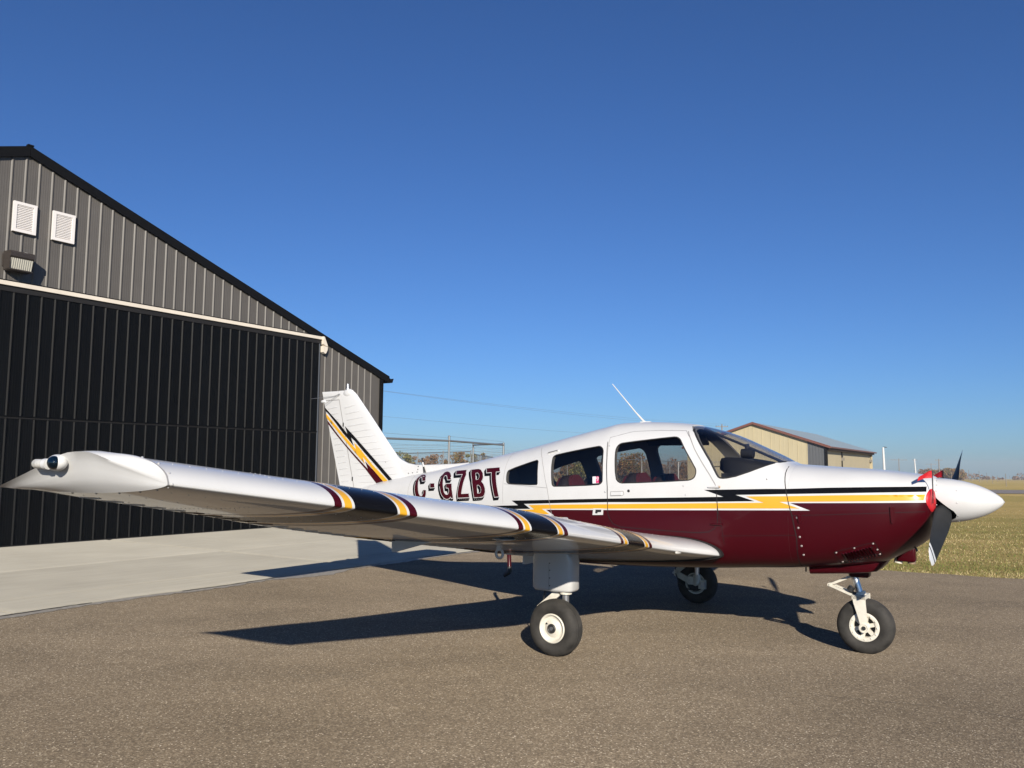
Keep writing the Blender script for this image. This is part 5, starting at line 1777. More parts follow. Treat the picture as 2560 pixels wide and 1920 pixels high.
mb.box((EAVE_S - 0.055, -0.012, roof_z(EAVE_S) / 2), (0.11, 0.05, roof_z(EAVE_S) - 0.02), M_fascia)
mb.box((-EAVE_S + 0.055, -0.012, roof_z(EAVE_S) / 2), (0.11, 0.05, roof_z(EAVE_S) - 0.02), M_fascia)
mb.build('corner_trim', HG, False)
mb = MB()
for s in (-1, 1):
    x = EAVE_S * s
    mb.box((x, DEPTH / 2 + 0.06, roof_z(EAVE_S) / 2), (0.03, DEPTH, roof_z(EAVE_S)), M_sid)
mb.box((0, DEPTH + 0.06, 1.85), (2 * EAVE_S, 0.1, 3.7), M_sid)
mb.add([(-EAVE_S, DEPTH + .1, 3.7), (EAVE_S, DEPTH + .1, 3.7), (0.035, DEPTH + .1, RIDGE_Z)], [(0, 1, 2)], M_sid)
mb.build('rear_walls', HG, False)
mb = MB()
for s in (-1, 1):
    x1 = 0.035 + s * 9.56
    z1 = roof_z(x1) + 0.15
    a = [(0.035, -0.055, RIDGE_Z + 0.13), (x1, -0.055, z1 - 0.02), (x1, DEPTH + 0.3, z1 - 0.02), (0.035, DEPTH + 0.3, RIDGE_Z + 0.13)]
    b = [(p[0], p[1], p[2] + 0.03) for p in a]
    mb.add(a + b, [(0, 1, 2, 3), (7, 6, 5, 4), (0, 4, 5, 1), (1, 5, 6, 2), (2, 6, 7, 3), (3, 7, 4, 0)], M_fascia)
roof = mb.build('roof', HG, False)
for s in (-1, 1):
    mb = MB()
    x1 = 0.035 + s * 9.55
    z1 = roof_z(x1)
    y0, y1 = -0.062, -0.024
    x0 = 0.035 + s * 0.002
    pr = [(x0, RIDGE_Z - 0.02), (x1, z1 - 0.02), (x1, z1 + 0.165), (x0, RIDGE_Z + 0.165)]
    mb.add([(p[0], y0, p[1]) for p in pr] + [(p[0], y1, p[1]) for p in pr], [(0, 1, 2, 3), (7, 6, 5, 4), (0, 4, 5, 1), (1, 5, 6, 2), (2, 6, 7, 3), (3, 7, 4, 0)], M_fascia)
    mb.build('rake_fascia', roof, False)
mb = MB(); mb.box((0.035, -0.035, RIDGE_Z + 0.172), (0.10, 0.08, 0.03), M_fascia); mb.build('ridge_cap', roof, False)
for s in (-1, 1):
    mb = MB()
    x1 = 0.035 + s * 9.56
    z1 = roof_z(x1)
    V = []
    for y in (-0.07, DEPTH + 0.3):
        for a, b in ((0, 0.02), (0, -0.10), (0.10, -0.10), (0.15, 0.02), (0.145, 0.02), (0.09, -0.09), (0.01, -0.09), (0.01, 0.02)): V.append((x1 + s * a, y, z1 + 0.10 + b))
    mb.add(V, [(i, (i + 1) % 8, 8 + (i + 1) % 8, 8 + i) for i in range(8)] + [(0, 1, 6, 7), (1, 2, 5, 6), (2, 3, 4, 5)], M_fascia)
    mb.build('gutter', roof, False)
# bifold door: two leaves of ribbed sheets
DW = 0.23787
dr = empty('bifold_door'); dr.parent = HG
for k in range(-29, 31):
    s0 = -0.0665 - 0.02 + k * DW
    if s0 < -6.98 or s0 + DW > 7.055: continue
    cladding(dr, s0, DW, 2.255, lambda s: 4.425, M_sidblk, 0.03, 'door_sheet')
    cladding(dr, s0, DW, 0.04, lambda s: 2.215, M_sidblk, 0.03, 'door_sheet')
mb = MB()
for z0, z1 in ((2.25, 4.43), (0.035, 2.22)): mb.box((0.03, -0.005, (z0 + z1) / 2), (14.04, 0.046, z1 - z0), M_sidblk)
mb.box((0.03, -0.022, 2.235), (14.04, 0.03, 0.022), M_seam)
mb.box((0.03, -0.04, 2.262), (14.04, 0.03, 0.016), M_sidblk)
mb.build('leaf_frame', dr, False)
mb = MB(); mb.box((0.03, -0.03, 0.022), (14.04, 0.06, 0.030), M_seam); mb.build('bottom_seal', dr, False)
mb = MB()
for s in (7.058, -7.0): mb.box((s, -0.028, 2.24), (0.022, 0.05, 4.40), mat('jamb_trim', (0.10, 0.11, 0.125), 0.35))
mb.box((7.087, -0.012, 2.24), (0.032, 0.03, 4.40), M_fascia)
mb.build('door_jamb', HG, False)
# header track
mb = MB()
mb.box((0.03, -0.055, 4.563), (14.14, 0.07, 0.072), M_track)
mb.build('track_rail', HG, False)
mb = MB(); mb.box((0.03, -0.04, 4.612), (14.14, 0.05, 0.024), M_fascia); mb.box((0.03, -0.035, 4.476), (14.14, 0.04, 0.095), M_seam); mb.build('track_flashing', HG, False)
mb = MB()
pts = [(7.10, 4.605), (7.14, 4.60), (7.245, 4.40), (7.25, 4.37), (7.16, 4.385), (7.11, 4.42)]
pts2 = [(7.105, 4.37), (7.25, 4.36), (7.245, 4.28), (7.20, 4.20), (7.17, 4.18), (7.11, 4.22)]
for pl in (pts, pts2):
    n = len(pl)
    mb.add([(a, -0.125, b) for a, b in pl] + [(a, -0.02, b) for a, b in pl], [tuple(range(n)), tuple(range(2 * n - 1, n - 1, -1))] + [(i, (i + 1) % n, n + (i + 1) % n, n + i) for i in range(n)], M_track)
mb.build('track_end_cap', HG, False)
# two louvred vents
for x0, x1 in ((-0.183, 0.212), (0.498, 0.902)):
    z0, z1 = 5.505, 6.045
    vt = empty('louvre_vent'); vt.parent = HG
    mb = MB()
    y = -0.045
    for c, s_ in (((x0 + .0275, y, (z0 + z1) / 2), (.055, .05, z1 - z0)), ((x1 - .0275, y, (z0 + z1) / 2), (.055, .05, z1 - z0)), (((x0 + x1) / 2, y, z1 - .026), (x1 - x0 - .11, .05, .052)), (((x0 + x1) / 2, y, z0 + .026), (x1 - x0 - .11, .05, .052))): mb.box(c, s_, M_vent)
    mb.box(((x0 + x1) / 2, -0.024, (z0 + z1) / 2), (x1 - x0 - .10, 0.006, z1 - z0 - .1), mat('vent_recess', (0.10, 0.06, 0.05), 0.9))
    mb.build('vent_frame', vt, False)
    sl = MB(); sl.box((0, 0, 0), (x1 - x0 - .105, 0.030, 0.020), M_vent, Euler((R(-38), 0, 0)).to_matrix())
    me = sl.mesh('slat', False)
    for i in range(14):
        o = link('slat', me, vt, ((x0 + x1) / 2, -0.047, z0 + 0.07 + i * (z1 - z0 - 0.14) / 13))
# wall pack lamp
lp = empty('wall_lamp'); lp.parent = HG
M_bronze = mat('lamp_bronze', (0.040, 0.032, 0.027), 0.5)
mb = MB(); mb.box((-0.24, -0.035, 4.965), (0.10, 0.05, 0.22), M_bronze); mb.box((-0.08, -0.08, 4.94), (0.34, 0.13, 0.30), M_bronze); mb.build('back_box', lp, False)
mb = MB()
hood = [(-0.03, 5.12), (-0.28, 5.105), (-0.30, 5.08), (-0.30, 5.01), (-0.27, 4.98), (-0.03, 4.98)]
n = len(hood)
mb.add([(-0.285, a, b) for a, b in hood] + [(0.115, a, b) for a, b in hood], [tuple(range(n)), tuple(range(2 * n - 1, n - 1, -1))] + [(i, (i + 1) % n, n + (i + 1) % n, n + i) for i in range(n)], M_bronze)
mb.box((-0.085, -0.16, 4.785), (0.38, 0.22, 0.018), M_bronze)
mb.box((-0.275, -0.16, 4.885), (0.018, 0.22, 0.19), M_bronze)
mb.build('lamp_hood', lp, False)
M_prism, N_, L_, b_ = nodes_mat('prismatic_lens')
b_.inputs['Base Color'].default_value = (0.50, 0.48, 0.40, 1)
b_.inputs['Roughness'].default_value = 0.25
w_ = N_.new('ShaderNodeTexWave'); w_.inputs['Scale'].default_value = 9; w_.bands_direction = 'X'
tc_ = N_.new('ShaderNodeTexCoord'); L_.new(tc_.outputs['Object'], w_.inputs['Vector'])
bumpn(N_, L_, b_, w_.outputs['Fac'], 0.6, 0.01)
mb = MB()
V = [(-0.262, -0.13, 4.979), (0.10, -0.13, 4.979), (0.10, -0.285, 4.979), (-0.262, -0.285, 4.979), (-0.255, -0.13, 4.797), (0.09, -0.13, 4.797), (0.09, -0.245, 4.797), (-0.255, -0.245, 4.797)]
mb.add(V, [(0, 1, 2, 3), (4, 7, 6, 5), (3, 2, 6, 7), (1, 5, 6, 2), (0, 3, 7, 4), (0, 4, 5, 1)], M_prism)
mb.build('lamp_lens', lp, False)
mb = MB(); mb.box((0.03, -0.15, 5.125), (0.05, 0.03, 0.02), M_vent); mb.build('photo_cell', lp, False)

# ================================================================== TAN HANGAR
BX = Vector((32.369, 85.0, 0))
B_ROT = math.atan2(0.861, 0.509)       # local x runs along the long side, local y towards the gable's left
bz = terrain_z(32, 90)
BN = empty('tan_hangar', (BX.x, BX.y, 0), B_ROT, 'tan metal hangar with brown roof trim and grey roof beyond the aircraft nose', 'hangar')
M_tan = mat('siding_tan', (0.46, 0.395, 0.245), 0.6, noise=0.05, nscale=0.7)
M_tan2 = mat('siding_tan_door', (0.48, 0.41, 0.265), 0.6, noise=0.05, nscale=0.7)
M_brown = mat('trim_brown', (0.16, 0.062, 0.045), 0.5)
M_broof = mat('roof_grey_green', (0.34, 0.41, 0.42), 0.55, noise=0.06, nscale=0.5)
M_bgrey = mat('siding_slate', (0.10, 0.105, 0.11), 0.5)
EZ, RZ, HWD, BL = 3.70, 6.16, 7.37, 35.6
def broof(y): return RZ - (RZ - EZ) * abs(y - HWD) / HWD
mb = MB()
mb.add([(0, 0, bz - 1), (0, 2 * HWD, bz - 1), (0, 2 * HWD, EZ), (0, HWD, RZ), (0, 0, EZ)], [(0, 1, 2, 3, 4)], M_tan)
mb.add([(BL, 0, bz - 1), (BL, 2 * HWD, bz - 1), (BL, 2 * HWD, EZ), (BL, HWD, RZ), (BL, 0, EZ)], [(4, 3, 2, 1, 0)], M_tan)
mb.add([(0, 2 * HWD, bz - 1), (BL, 2 * HWD, bz - 1), (BL, 2 * HWD, EZ), (0, 2 * HWD, EZ)], [(0, 1, 2, 3)], M_tan)
mb.add([(0, 0.35, bz - 1), (BL, 0.35, bz - 1), (BL, 0.35, EZ), (0, 0.35, EZ)], [(3, 2, 1, 0)], M_tan2)
mb.build('wall', BN, False)
pw = 0.914
y = 1.85
bw = MB()
while y < 2 * HWD - 0.1:
    w_ = min(pw, 2 * HWD - y)
    V, F = [], []
    for q, o_ in ((0.0, .0), (0.02, .03), (0.06, .03), (0.08, .0), (w_ * .5, 0.0), (w_ * .5 + .02, .012), (w_ * .5 + .05, .012), (w_ * .5 + .07, 0), (w_, 0)):
        V += [(-0.01 - o_, y + q, bz), (-0.01 - o_, y + q, broof(y + q) - 0.03)]
    F = [(2 * i, 2 * i + 1, 2 * i + 3, 2 * i + 2) for i in range(8)]
    MB().add(V, F, M_tan).build('siding_sheet', BN, False)
    y += pw
k = 0
y = 0.02
while y < 1.8:
    V, F = [], []
    for q, o_ in ((0.0, .0), (0.02, .04), (0.07, .04), (0.09, .0), (0.30, 0.0)): V += [(-0.012 - o_, y + q, bz), (-0.012 - o_, y + q, broof(y + q) - 0.03)]
    MB().add(V, [(2 * i, 2 * i + 1, 2 * i + 3, 2 * i + 2) for i in range(4)], M_bgrey).build('slate_sheet', BN, False)
    y += 0.3
mb = MB(); mb.box((0.0, 0.0, (EZ + bz) / 2), (0.30, 0.25, EZ - bz - .1), M_fascia); mb.box((11.5, 0.28, (EZ + bz) / 2), (0.18, 0.14, EZ - bz - .3), M_fascia); mb.build('corner_post', BN, False)
# sliding doors on the long side
x = 0.6
for i, xx in enumerate([0.5, 3.3, 6.1, 8.9, 11.7, 14.5, 17.3, 20.1, 22.9, 25.7, 28.5, 31.3]):
    mb = MB()
    w_ = 2.74
    V = []
    for q in range(10):
        a_ = xx + w_ * q / 9
        V += [(a_, 0.33 - (0.02 if q % 2 else 0), bz), (a_, 0.33 - (0.02 if q % 2 else 0), EZ - 0.42)]
    mb.add(V, [(2 * j, 2 * j + 2, 2 * j + 3, 2 * j + 1) for j in range(9)], M_tan2)
    mb.build('sliding_door', BN, False)
mb = MB()
for s in (0, 1):
    y0_, y1_ = (HWD, -0.45) if s == 0 else (HWD, 2 * HWD + 0.45)
    z1_ = broof(-0.45)
    a = [(-0.35, y0_, RZ + 0.02), (-0.35, y1_, z1_ + 0.02), (BL + 0.3, y1_, z1_ + 0.02), (BL + 0.3, y0_, RZ + 0.02)]
    b = [(p[0], p[1], p[2] + 0.10) for p in a]
    mb.add(a + b, [(0, 1, 2, 3), (7, 6, 5, 4), (0, 4, 5, 1), (1, 5, 6, 2), (2, 6, 7, 3), (3, 7, 4, 0)], M_broof)
rf = mb.build('roof', BN, False)
mb = MB()
for y1_ in (-0.47, 2 * HWD + 0.47):
    z1_ = broof(-0.47)
    pr = [(HWD, RZ - 0.10), (y1_, z1_ - 0.10), (y1_, z1_ + 0.15), (HWD, RZ + 0.15)]
    mb.add([(-0.40, p[0], p[1]) for p in pr] + [(-0.30, p[0], p[1]) for p in pr], [(0, 1, 2, 3), (7, 6, 5, 4), (0, 4, 5, 1), (1, 5, 6, 2), (2, 6, 7, 3), (3, 7, 4, 0)], M_brown)
mb.box((BL / 2, -0.50, broof(-0.5) + 0.03), (BL + 0.7, 0.07, 0.16), M_brown)
mb.box((BL / 2, 2 * HWD + 0.50, broof(-0.5) + 0.03), (BL + 0.7, 0.07, 0.16), M_brown)
mb.build('roof_trim', rf, False)
mb = MB(); mb.box((BL / 2, 0.02, EZ - 0.22), (BL - 0.2, 0.60, 0.40), mat('door_header_dark', (0.05, 0.03, 0.025), 0.8)); mb.build('door_header', BN, False)
for xx in (0.3, 11.5, BL - 0.3):
    mb = MB()
    mb.box((xx, 0.18, EZ - 1.25), (0.30, 0.30, 0.35), mat('yard_lamp', (0.22, 0.20, 0.17), 0.5))
    mb.tube([(xx, 0.18, EZ - 1.05), (xx, 0.18, EZ - 0.8)], 0.04, M_dark, 8)
    mb.build('yard_light', BN)

# ================================================================== FENCE AND GATE
M_galv = mat('galvanised_steel', (0.30, 0.31, 0.31), 0.45, metal=0.5)
M_wire = mat('fence_wire', (0.30, 0.31, 0.31), 0.5, metal=0.5)
def chain_mesh(mb, a, b, z0, z1, sp=0.16):
    a, b = Vector(a), Vector(b)
    L0 = (b - a).length
    d = (b - a) / L0
    h = z1 - z0
    q = -h
    while q < L0:
        for sg in (1, -1):
            lo, hi = (q, q + h) if sg == 1 else (q + h, q)
            p0, p1 = [lo, z0], [hi, z1]
            t0, t1 = 0.0, 1.0
            dx = p1[0] - p0[0]
            for lim, s_ in ((0, 1), (L0, -1)):
                for _ in (0,):
                    fa, fb = (p0[0] - lim) * s_, (p1[0] - lim) * s_
                    if fa < 0 and fb < 0: t0, t1 = 1, 0
                    elif fa < 0: t0 = max(t0, fa / (fa - fb))
                    elif fb < 0: t1 = min(t1, fa / (fa - fb))
            if t1 - t0 > 0.02:
                A = Vector((*(a + d * (p0[0] + dx * t0)), z0 + h * t0))
                B = Vector((*(a + d * (p0[0] + dx * t1)), z0 + h * t1))
                mb.tube([A, B], 0.005, M_wire, 3, False)
        q += sp
def fence(name, label, pts, h, post_r=0.04, extra=0.0, group=None):
    f = empty(name, (pts[0][0], pts[0][1], 0), 0, label, 'fence', group)
    ox, oy = pts[0][0], pts[0][1]
    loc = [(x - ox, y - oy) for x, y in pts]
    for i in range(len(loc) - 1):
        a, b = Vector(loc[i]), Vector(loc[i + 1])
        L0 = (b - a).length
        n = max(1, round(L0 / 3.0))
        za, zb = terrain_z(*pts[i]), terrain_z(*pts[i + 1])
        for k in range(n + (1 if i == len(loc) - 2 else 0)):
            p = a + (b - a) * k / n
            z = za + (zb - za) * k / n
            mb = MB(); mb.tube([(p.x, p.y, z - 0.2), (p.x, p.y, z + h + extra)], post_r, M_galv, 10); mb.ell((p.x, p.y, z + h + extra), (post_r * 1.15, post_r * 1.15, post_r), M_galv, 10, 6); mb.build('post', f)
        mb = MB(); mb.tube([(a.x, a.y, za + h - .06), (b.x, b.y, zb + h - .06)], 0.028, M_galv, 8); mb.build('top_rail', f)
        mb = MB(); chain_mesh(mb, a, b, (za + zb) / 2 + 0.05, (za + zb) / 2 + h - .06)
        o = mb.build('chain_link', f, False); o['kind'] = 'stuff'
        mb = MB()
        for dz in (0.16, 0.34, 0.52):
            mb.tube([(a.x, a.y, za + h + dz), ((a.x + b.x) / 2, (a.y + b.y) / 2, (za + zb) / 2 + h + dz - .03), (b.x, b.y, zb + h + dz)], 0.006, M_wire, 4, False)
            q = 0.0
            while q < L0:
                p = a + (b - a) * (q / L0)
                mb.box((p.x, p.y, za + (zb - za) * q / L0 + h + dz - .02), (0.03, 0.012, 0.03), M_wire)
                q += 0.6
        o = mb.build('barbed_wire', f, False); o['kind'] = 'stuff'
    return f
zt60 = terrain_z(0, 60)
fence('chain_link_fence', 'galvanised chain-link fence topped with barbed wire running from behind the black hangar', [(-16.0, 70.5), (-8.8, 62.0), (-2.70, 55.0)], 2.86)
fence('chain_link_fence', 'galvanised chain-link fence leaving the gate post behind the white aircraft roof', [(-2.55, 55.2), (-1.53, 65.0), (5.0, 74), (11.0, 70.0), (16.1, 80.0), (24.0, 78.0)], 2.70)
gt = empty('sliding_gate', (-3.027, 40.0, 0), 0, 'tall galvanised gate frame with double top track and round-capped posts', 'gate')
def gp(x, y, z): return (x + 3.027, y - 40.0, z)
for (x, y, z) in ((-3.027, 40, 2.90), (-0.445, 46, 2.74), (-5.9, 35.4, 2.85)):
    mb = MB(); mb.tube([gp(x, y, terrain_z(x, y) - .2), gp(x, y, z - .05)], 0.055, M_galv, 12); mb.ell(gp(x, y, z - .05), (0.062, 0.062, 0.05), M_galv, 12, 8); mb.build('gate_post', gt)
mb = MB()
mb.tube([gp(-5.9, 35.4, 2.61), gp(-3.024, 40, 2.635)], 0.05, M_galv, 10)
mb.tube([gp(-3.024, 40, 2.635), gp(-0.445, 46, 2.60)], 0.05, M_galv, 10)
mb.build('track_beam', gt)
mb = MB(); mb.tube([gp(-2.55, 54.9, 2.80), gp(-0.445, 46, 2.66)], 0.045, M_galv, 10); mb.build('brace_beam', gt)
mb = MB(); mb.tube([gp(-2.55, 54.9, terrain_z(-2.5, 55) - .2), gp(-2.55, 54.9, 2.88)], 0.06, M_galv, 12); mb.ell(gp(-2.55, 54.9, 2.88), (0.065, 0.065, 0.03), M_galv, 12, 6); mb.build('gate_post', gt)
mb = MB()
for (xa, ya, xb, yb) in ((-5.9, 35.4, -3.024, 40), (-3.024, 40, -0.445, 46)):
    for z in (2.40, 2.20, 2.0): mb.tube([gp(xa, ya, z), gp((xa + xb) / 2, (ya + yb) / 2, z - .03), gp(xb, yb, z)], 0.005, M_wire, 4, False)
    mb.tube([gp(xa, ya, 2.85), gp(xb, yb, 2.78)], 0.005, M_wire, 4, False)
o = mb.build('barbed_wire', gt, False); o['kind'] = 'stuff'

# ================================================================== POLES AND WIRES
M_pole = mat('pole_weathered', (0.24, 0.21, 0.18), 0.85, noise=0.15, nscale=3)
M_polew = mat('pole_white', (0.70, 0.69, 0.66), 0.7)
M_cable = mat('cable_grey', (0.16, 0.17, 0.18), 0.6)
def pole(x, y, top, r_, label, arm=0.0, lean=(0, 0), m=None, arm_rot=0.0, group='utility poles in the far field', name='utility_pole', cat='pole', cap=False):
    zb = terrain_z(x, y)
    p = empty(name, (x, y, zb), 0, label, cat, group)
    h = top - zb
    mb = MB(); mb.tube([(0, 0, -0.3), (lean[0], lean[1], h)], [r_, r_ * 0.75], m or M_pole, 10); mb.build('shaft', p)
    if arm:
        mb = MB()
        c, s_ = math.cos(arm_rot), math.sin(arm_rot)
        z = h - 0.45
        mb.bar((-arm / 2 * c + lean[0], -arm / 2 * s_, z), (arm / 2 * c + lean[0], arm / 2 * s_, z), 0.10, 0.13, M_pole)
        for k in (-0.46, -0.25, 0.25, 0.46): mb.tube([(arm * k * c + lean[0], arm * k * s_, z + 0.05), (arm * k * c + lean[0], arm * k * s_, z + 0.25)], 0.045, M_cable, 8)
        mb.build('cross_arm', p)
    if cap:
        mb = MB(); mb.tube([(lean[0], lean[1], h), (lean[0] + .15, 0, h + .15), (lean[0] + .35, 0, h + .1)], 0.02, M_dark, 6); mb.box((lean[0] + .40, 0, h + .02), (0.35, 0.16, 0.12), M_dark); mb.build('lamp_head', p)
    return p
P_A, P_B = Vector((42.1, 165.0, 9.75)), Vector((-30.0, 60.0, 9.6))
pole(42.1, 165.0, 9.95, 0.16, 'wooden utility pole whose crossarm shows just above the windshield', 2.5)
pole(-30.0, 60.0, 10.0, 0.16, 'wooden utility pole standing behind the black hangar', 2.5, group=None)
for i, (o_, za, zb_, sag, lab) in enumerate(((0.9, 0.0, 0.25, 0.9, 'upper overhead power line crossing the sky between the two hangars'), (-0.9, 0.0, -0.15, 0.9, 'second overhead power line just below the upper one'), (0.0, -2.6, -2.6, 0.9, 'lowest single overhead power line above the fence'))):
    pts = []
    A, B = P_B + Vector((0, o_, za)), P_A + Vector((o_, 0, zb_))
    for k in range(33):
        t = k / 32
        q = A.lerp(B, t)
        pts.append((q.x, q.y, q.z - sag * 4 * t * (1 - t)))
    mb = MB(); mb.tube(pts, 0.010, M_cable, 5, False); tag(mb.build('power_line', None), lab, 'cable', 'overhead power lines')
pole(58.6, 130.0, 4.7, 0.20, 'white leaning pole with a small lamp right of the tan hangar', 0, (-0.12, 0), M_polew, name='lamp_pole', cap=True)
pole(140.5, 300, 4.9, 0.16, 'far utility pole with a wide crossarm, first right of the white lamp pole', 6.0)
pole(146.6, 300, 4.9, 0.26, 'far pale pole between two crossarmed poles above the engine cowling', 1.8, (-.4, 0), M_polew)
pole(213.0, 420, 4.0, 0.16, 'far utility pole with crossarm above the red inlet flag', 5.5)
pole(155.0, 300, 4.9, 0.22, 'far dark-topped utility pole with short crossarm behind the spinner base', 2.6)
def fposts():
    def z4(px, pyb, pyt, D):
        return None
    L_ = [(2361.0, 1183.0, 350), (2373.0, 1175.5, 330), (2404.0, 1177.0, 300), (2410.0, 1184.6, 300), (2429.5, 1180.0, 259), (2448.0, 1184.0, 228), (2461.5, 1189.5, 202), (2473.5, 1191.0, 300), (2494.8, 1186.3, 128.6), (2504.5, 1191.5, 380)]
    labs = ['short pale post close behind the spinner top', 'taller pale post before the orange grove', 'pale post hidden partly by the upper propeller blade', 'short post right of the upper propeller blade', 'pale post standing alone in the dry field',
            'thick pale post left of a thinner pair', 'post nearest the middle of the dry field', 'small far post before the low woods', 'nearest field post standing right of the spinner curve', 'last short post at the right edge of the woods']
    for (px, py, D), lab in zip(L_, labs):
        X = (px - 1280) / 2059.4 * D * 1.012
        Zt = CAM_H + (1174.5 - py) / 2059.4 * D
        pole(X, D, Zt, 0.055 if D < 250 else 0.09, lab, 0, (-0.05, 0), M_pole, group='pale posts in the dry field', name='field_post', cat='post')
fposts()
for (x, y, top, lab) in ((11.013, 70.0, 2.05, 'white marker post seen through the cabin door window'), (16.144, 80.0, 1.95, 'white marker post seen through the forward cabin glass')):
    pole(x, y, top, 0.045, lab, 0, (0, 0), M_polew, group='white posts behind the cabin', name='marker_post', cat='post')

# ================================================================== TREES AND SHRUBS
def leaf_cloud(mb_v, mb_f, mb_m, centres, n, size, rs, nm):
    """n leaf quads scattered through ellipsoid clumps"""
    for _ in range(n):
        c, r_ = centres[rs.randint(len(centres))]
        d = rs.normal(size=3)
        d /= np.linalg.norm(d)
        rad = r_ * rs.uniform(0.45, 1.0) ** 0.6
        p = np.array(c) + d * rad * np.array([1, 1, 0.8])
        a, b = rs.normal(size=3), rs.normal(size=3)
        a /= np.linalg.norm(a)
        b -= a * b.dot(a)
        b /= np.linalg.norm(b)
        s = size * rs.uniform(0.5, 1.3)
        k = len(mb_v)
        mb_v += [tuple(p + a * s), tuple(p + b * s * 0.6), tuple(p - a * s), tuple(p - b * s * 0.6)]
        mb_f.append((k, k + 1, k + 2, k + 3))
        mb_m.append(rs.randint(nm))
def tree(name, label, x, y, h, wid, mats_, seed, leaves=2500, leaf=0.12, trunk=True, cat='tree', group=None, spiky=False):
    rs = np.random.RandomState(seed)
    zb = terrain_z(x, y)
    t = empty(name, (x, y, zb), rs.uniform(0, 6), label, cat, group)
    mb = MB()
    cents = []
    if trunk:
        mb.tube([(0, 0, -0.2), (0.03 * h, 0, h * 0.3), (0, 0.02 * h, h * 0.6)], [0.045 * h, 0.03 * h, 0.014 * h], mat('bark', (0.10, 0.08, 0.065), 0.9), 8)
    nb = 9 if not spiky else 14
    for i in range(nb):
        a = rs.uniform(0, 6.28)
        rr = wid / 2 * rs.uniform(0.35, 0.85)
        e = Vector((math.cos(a) * rr, math.sin(a) * rr, h * rs.uniform(0.40, 0.85)))
        if spiky: e.z = h * rs.uniform(0.6, 1.05)
        mb.tube([(0, 0, h * rs.uniform(0.1, 0.4)), e * 0.55 + Vector((0, 0, 0.1)), e], [0.018 * h, 0.01 * h, 0.004 * h], mat('bark', (0.10, 0.08, 0.065), 0.9), 5)
        cents.append(((e.x, e.y, e.z), wid * rs.uniform(0.13, 0.24) * (0.7 if spiky else 1)))
    cents += [((0, 0, h * 0.55), wid * 0.32), ((0, 0, h * 0.8), wid * 0.2)]
    if not spiky: cents += [((rs.uniform(-.3, .3) * wid, rs.uniform(-.3, .3) * wid, h * rs.uniform(.25, .5)), wid * 0.22) for _ in range(4)]
    mb.build('trunk', t)
    V, F, Mi = [], [], []
    leaf_cloud(V, F, Mi, cents, leaves, leaf, rs, len(mats_))
    cr_ = MB()
    for m in mats_: cr_.mi(m)
    cr_.v, cr_.f, cr_.m = V, F, Mi
    me = bpy.data.meshes.new('crown')
    me.from_pydata(V, [], F)
    for m in mats_: me.materials.append(m)
    me.polygons.foreach_set('material_index', Mi)
    link('crown', me, t)
    return t
def leafm(n_, c): return mat(n_, c, 0.8, noise=0.2, nscale=3, spec=0.2)
ORG = [leafm('leaf_rust', (0.25, 0.125, 0.05)), leafm('leaf_brown', (0.19, 0.12, 0.07)), leafm('leaf_gold', (0.33, 0.20, 0.07)), leafm('leaf_drygreen', (0.15, 0.145, 0.045))]
BRN = [leafm('leaf_brown', 0), leafm('leaf_taupe', (0.29, 0.19, 0.125)), leafm('leaf_rust', 0)]
GRN = [leafm('leaf_drygreen', 0), leafm('leaf_green', (0.11, 0.125, 0.035)), leafm('leaf_yellowgreen', (0.30, 0.25, 0.06))]
# bushes along the fence behind the tail
for i, (px, top, D, wid, ms, lab) in enumerate((
    (1008, 1134, 66, 1.9, GRN, 'yellow-green bush against the hangar corner behind the tail fin'), (1030, 1146, 68, 1.5, BRN, 'small brown bush next to the yellow-green one'), (1079, 1146, 64, 1.6, BRN, 'twiggy brown bush behind the stub antenna'),
    (1102, 1143, 66, 1.6, BRN, 'pale brown bush left of the tall gate post'), (1136, 1140, 64, 1.7, ORG, 'rust and green bush right of the tall gate post'), (1160, 1140, 65, 1.6, BRN, 'feathery brown bush left of the second gate post'),
    (1178, 1145, 66, 1.3, GRN, 'greenish bush behind the second gate post'), (1198, 1142, 70, 1.5, ORG, 'orange-tipped bush above the aircraft roof line'), (1062, 1150, 66, 1.2, BRN, 'low brown bush under the fence rail'))):
    X = (px - 1280) / 2059.4 * D * 1.01
    zt_ = CAM_H + (1166 - top) / 2059.4 * D
    tree('bush', lab, X, D + 1.5, zt_ - terrain_z(X, D), wid, ms, 20 + i, 900, 0.07, False, 'bush', 'bushes behind the fence', spiky=True)
# trees seen through the cabin glass
for i, (px, top, D, wid, ms, lab) in enumerate((
    (1583, 1137, 120, 5.6, ORG, 'rounded rust and green tree framed by the cabin door window'), (1560, 1150, 124, 4.5, GRN, 'green tree at the left edge of the door window'), (1676, 1148, 130, 5.2, BRN, 'brown leafless-looking tree framed by the forward door glass'),
    (1625, 1157, 135, 4.5, ORG, 'low rust tree between the two larger cabin window trees'), (1715, 1166, 150, 4.2, ORG, 'low orange tree at the right end of the door glass'), (1452, 1155, 118, 4.5, GRN, 'green tree seen through the rear side window'), (1420, 1162, 122, 4.0, ORG, 'rust tree seen at the left of the rear side window'), (1500, 1160, 128, 4.5, BRN, 'brown tree hidden behind the cabin pillar'), (1745, 1170, 170, 4.5, BRN, 'low brown tree hidden behind the windshield pillar'))):
    X = (px - 1280) / 2059.4 * D * 1.012
    zt_ = CAM_H + (1170 - top) / 2059.4 * D
    tree('tree', lab, X, D, zt_ - terrain_z(X, D), wid, ms, 60 + i, 2600, 0.16, True, 'tree', 'autumn trees beyond the fence')
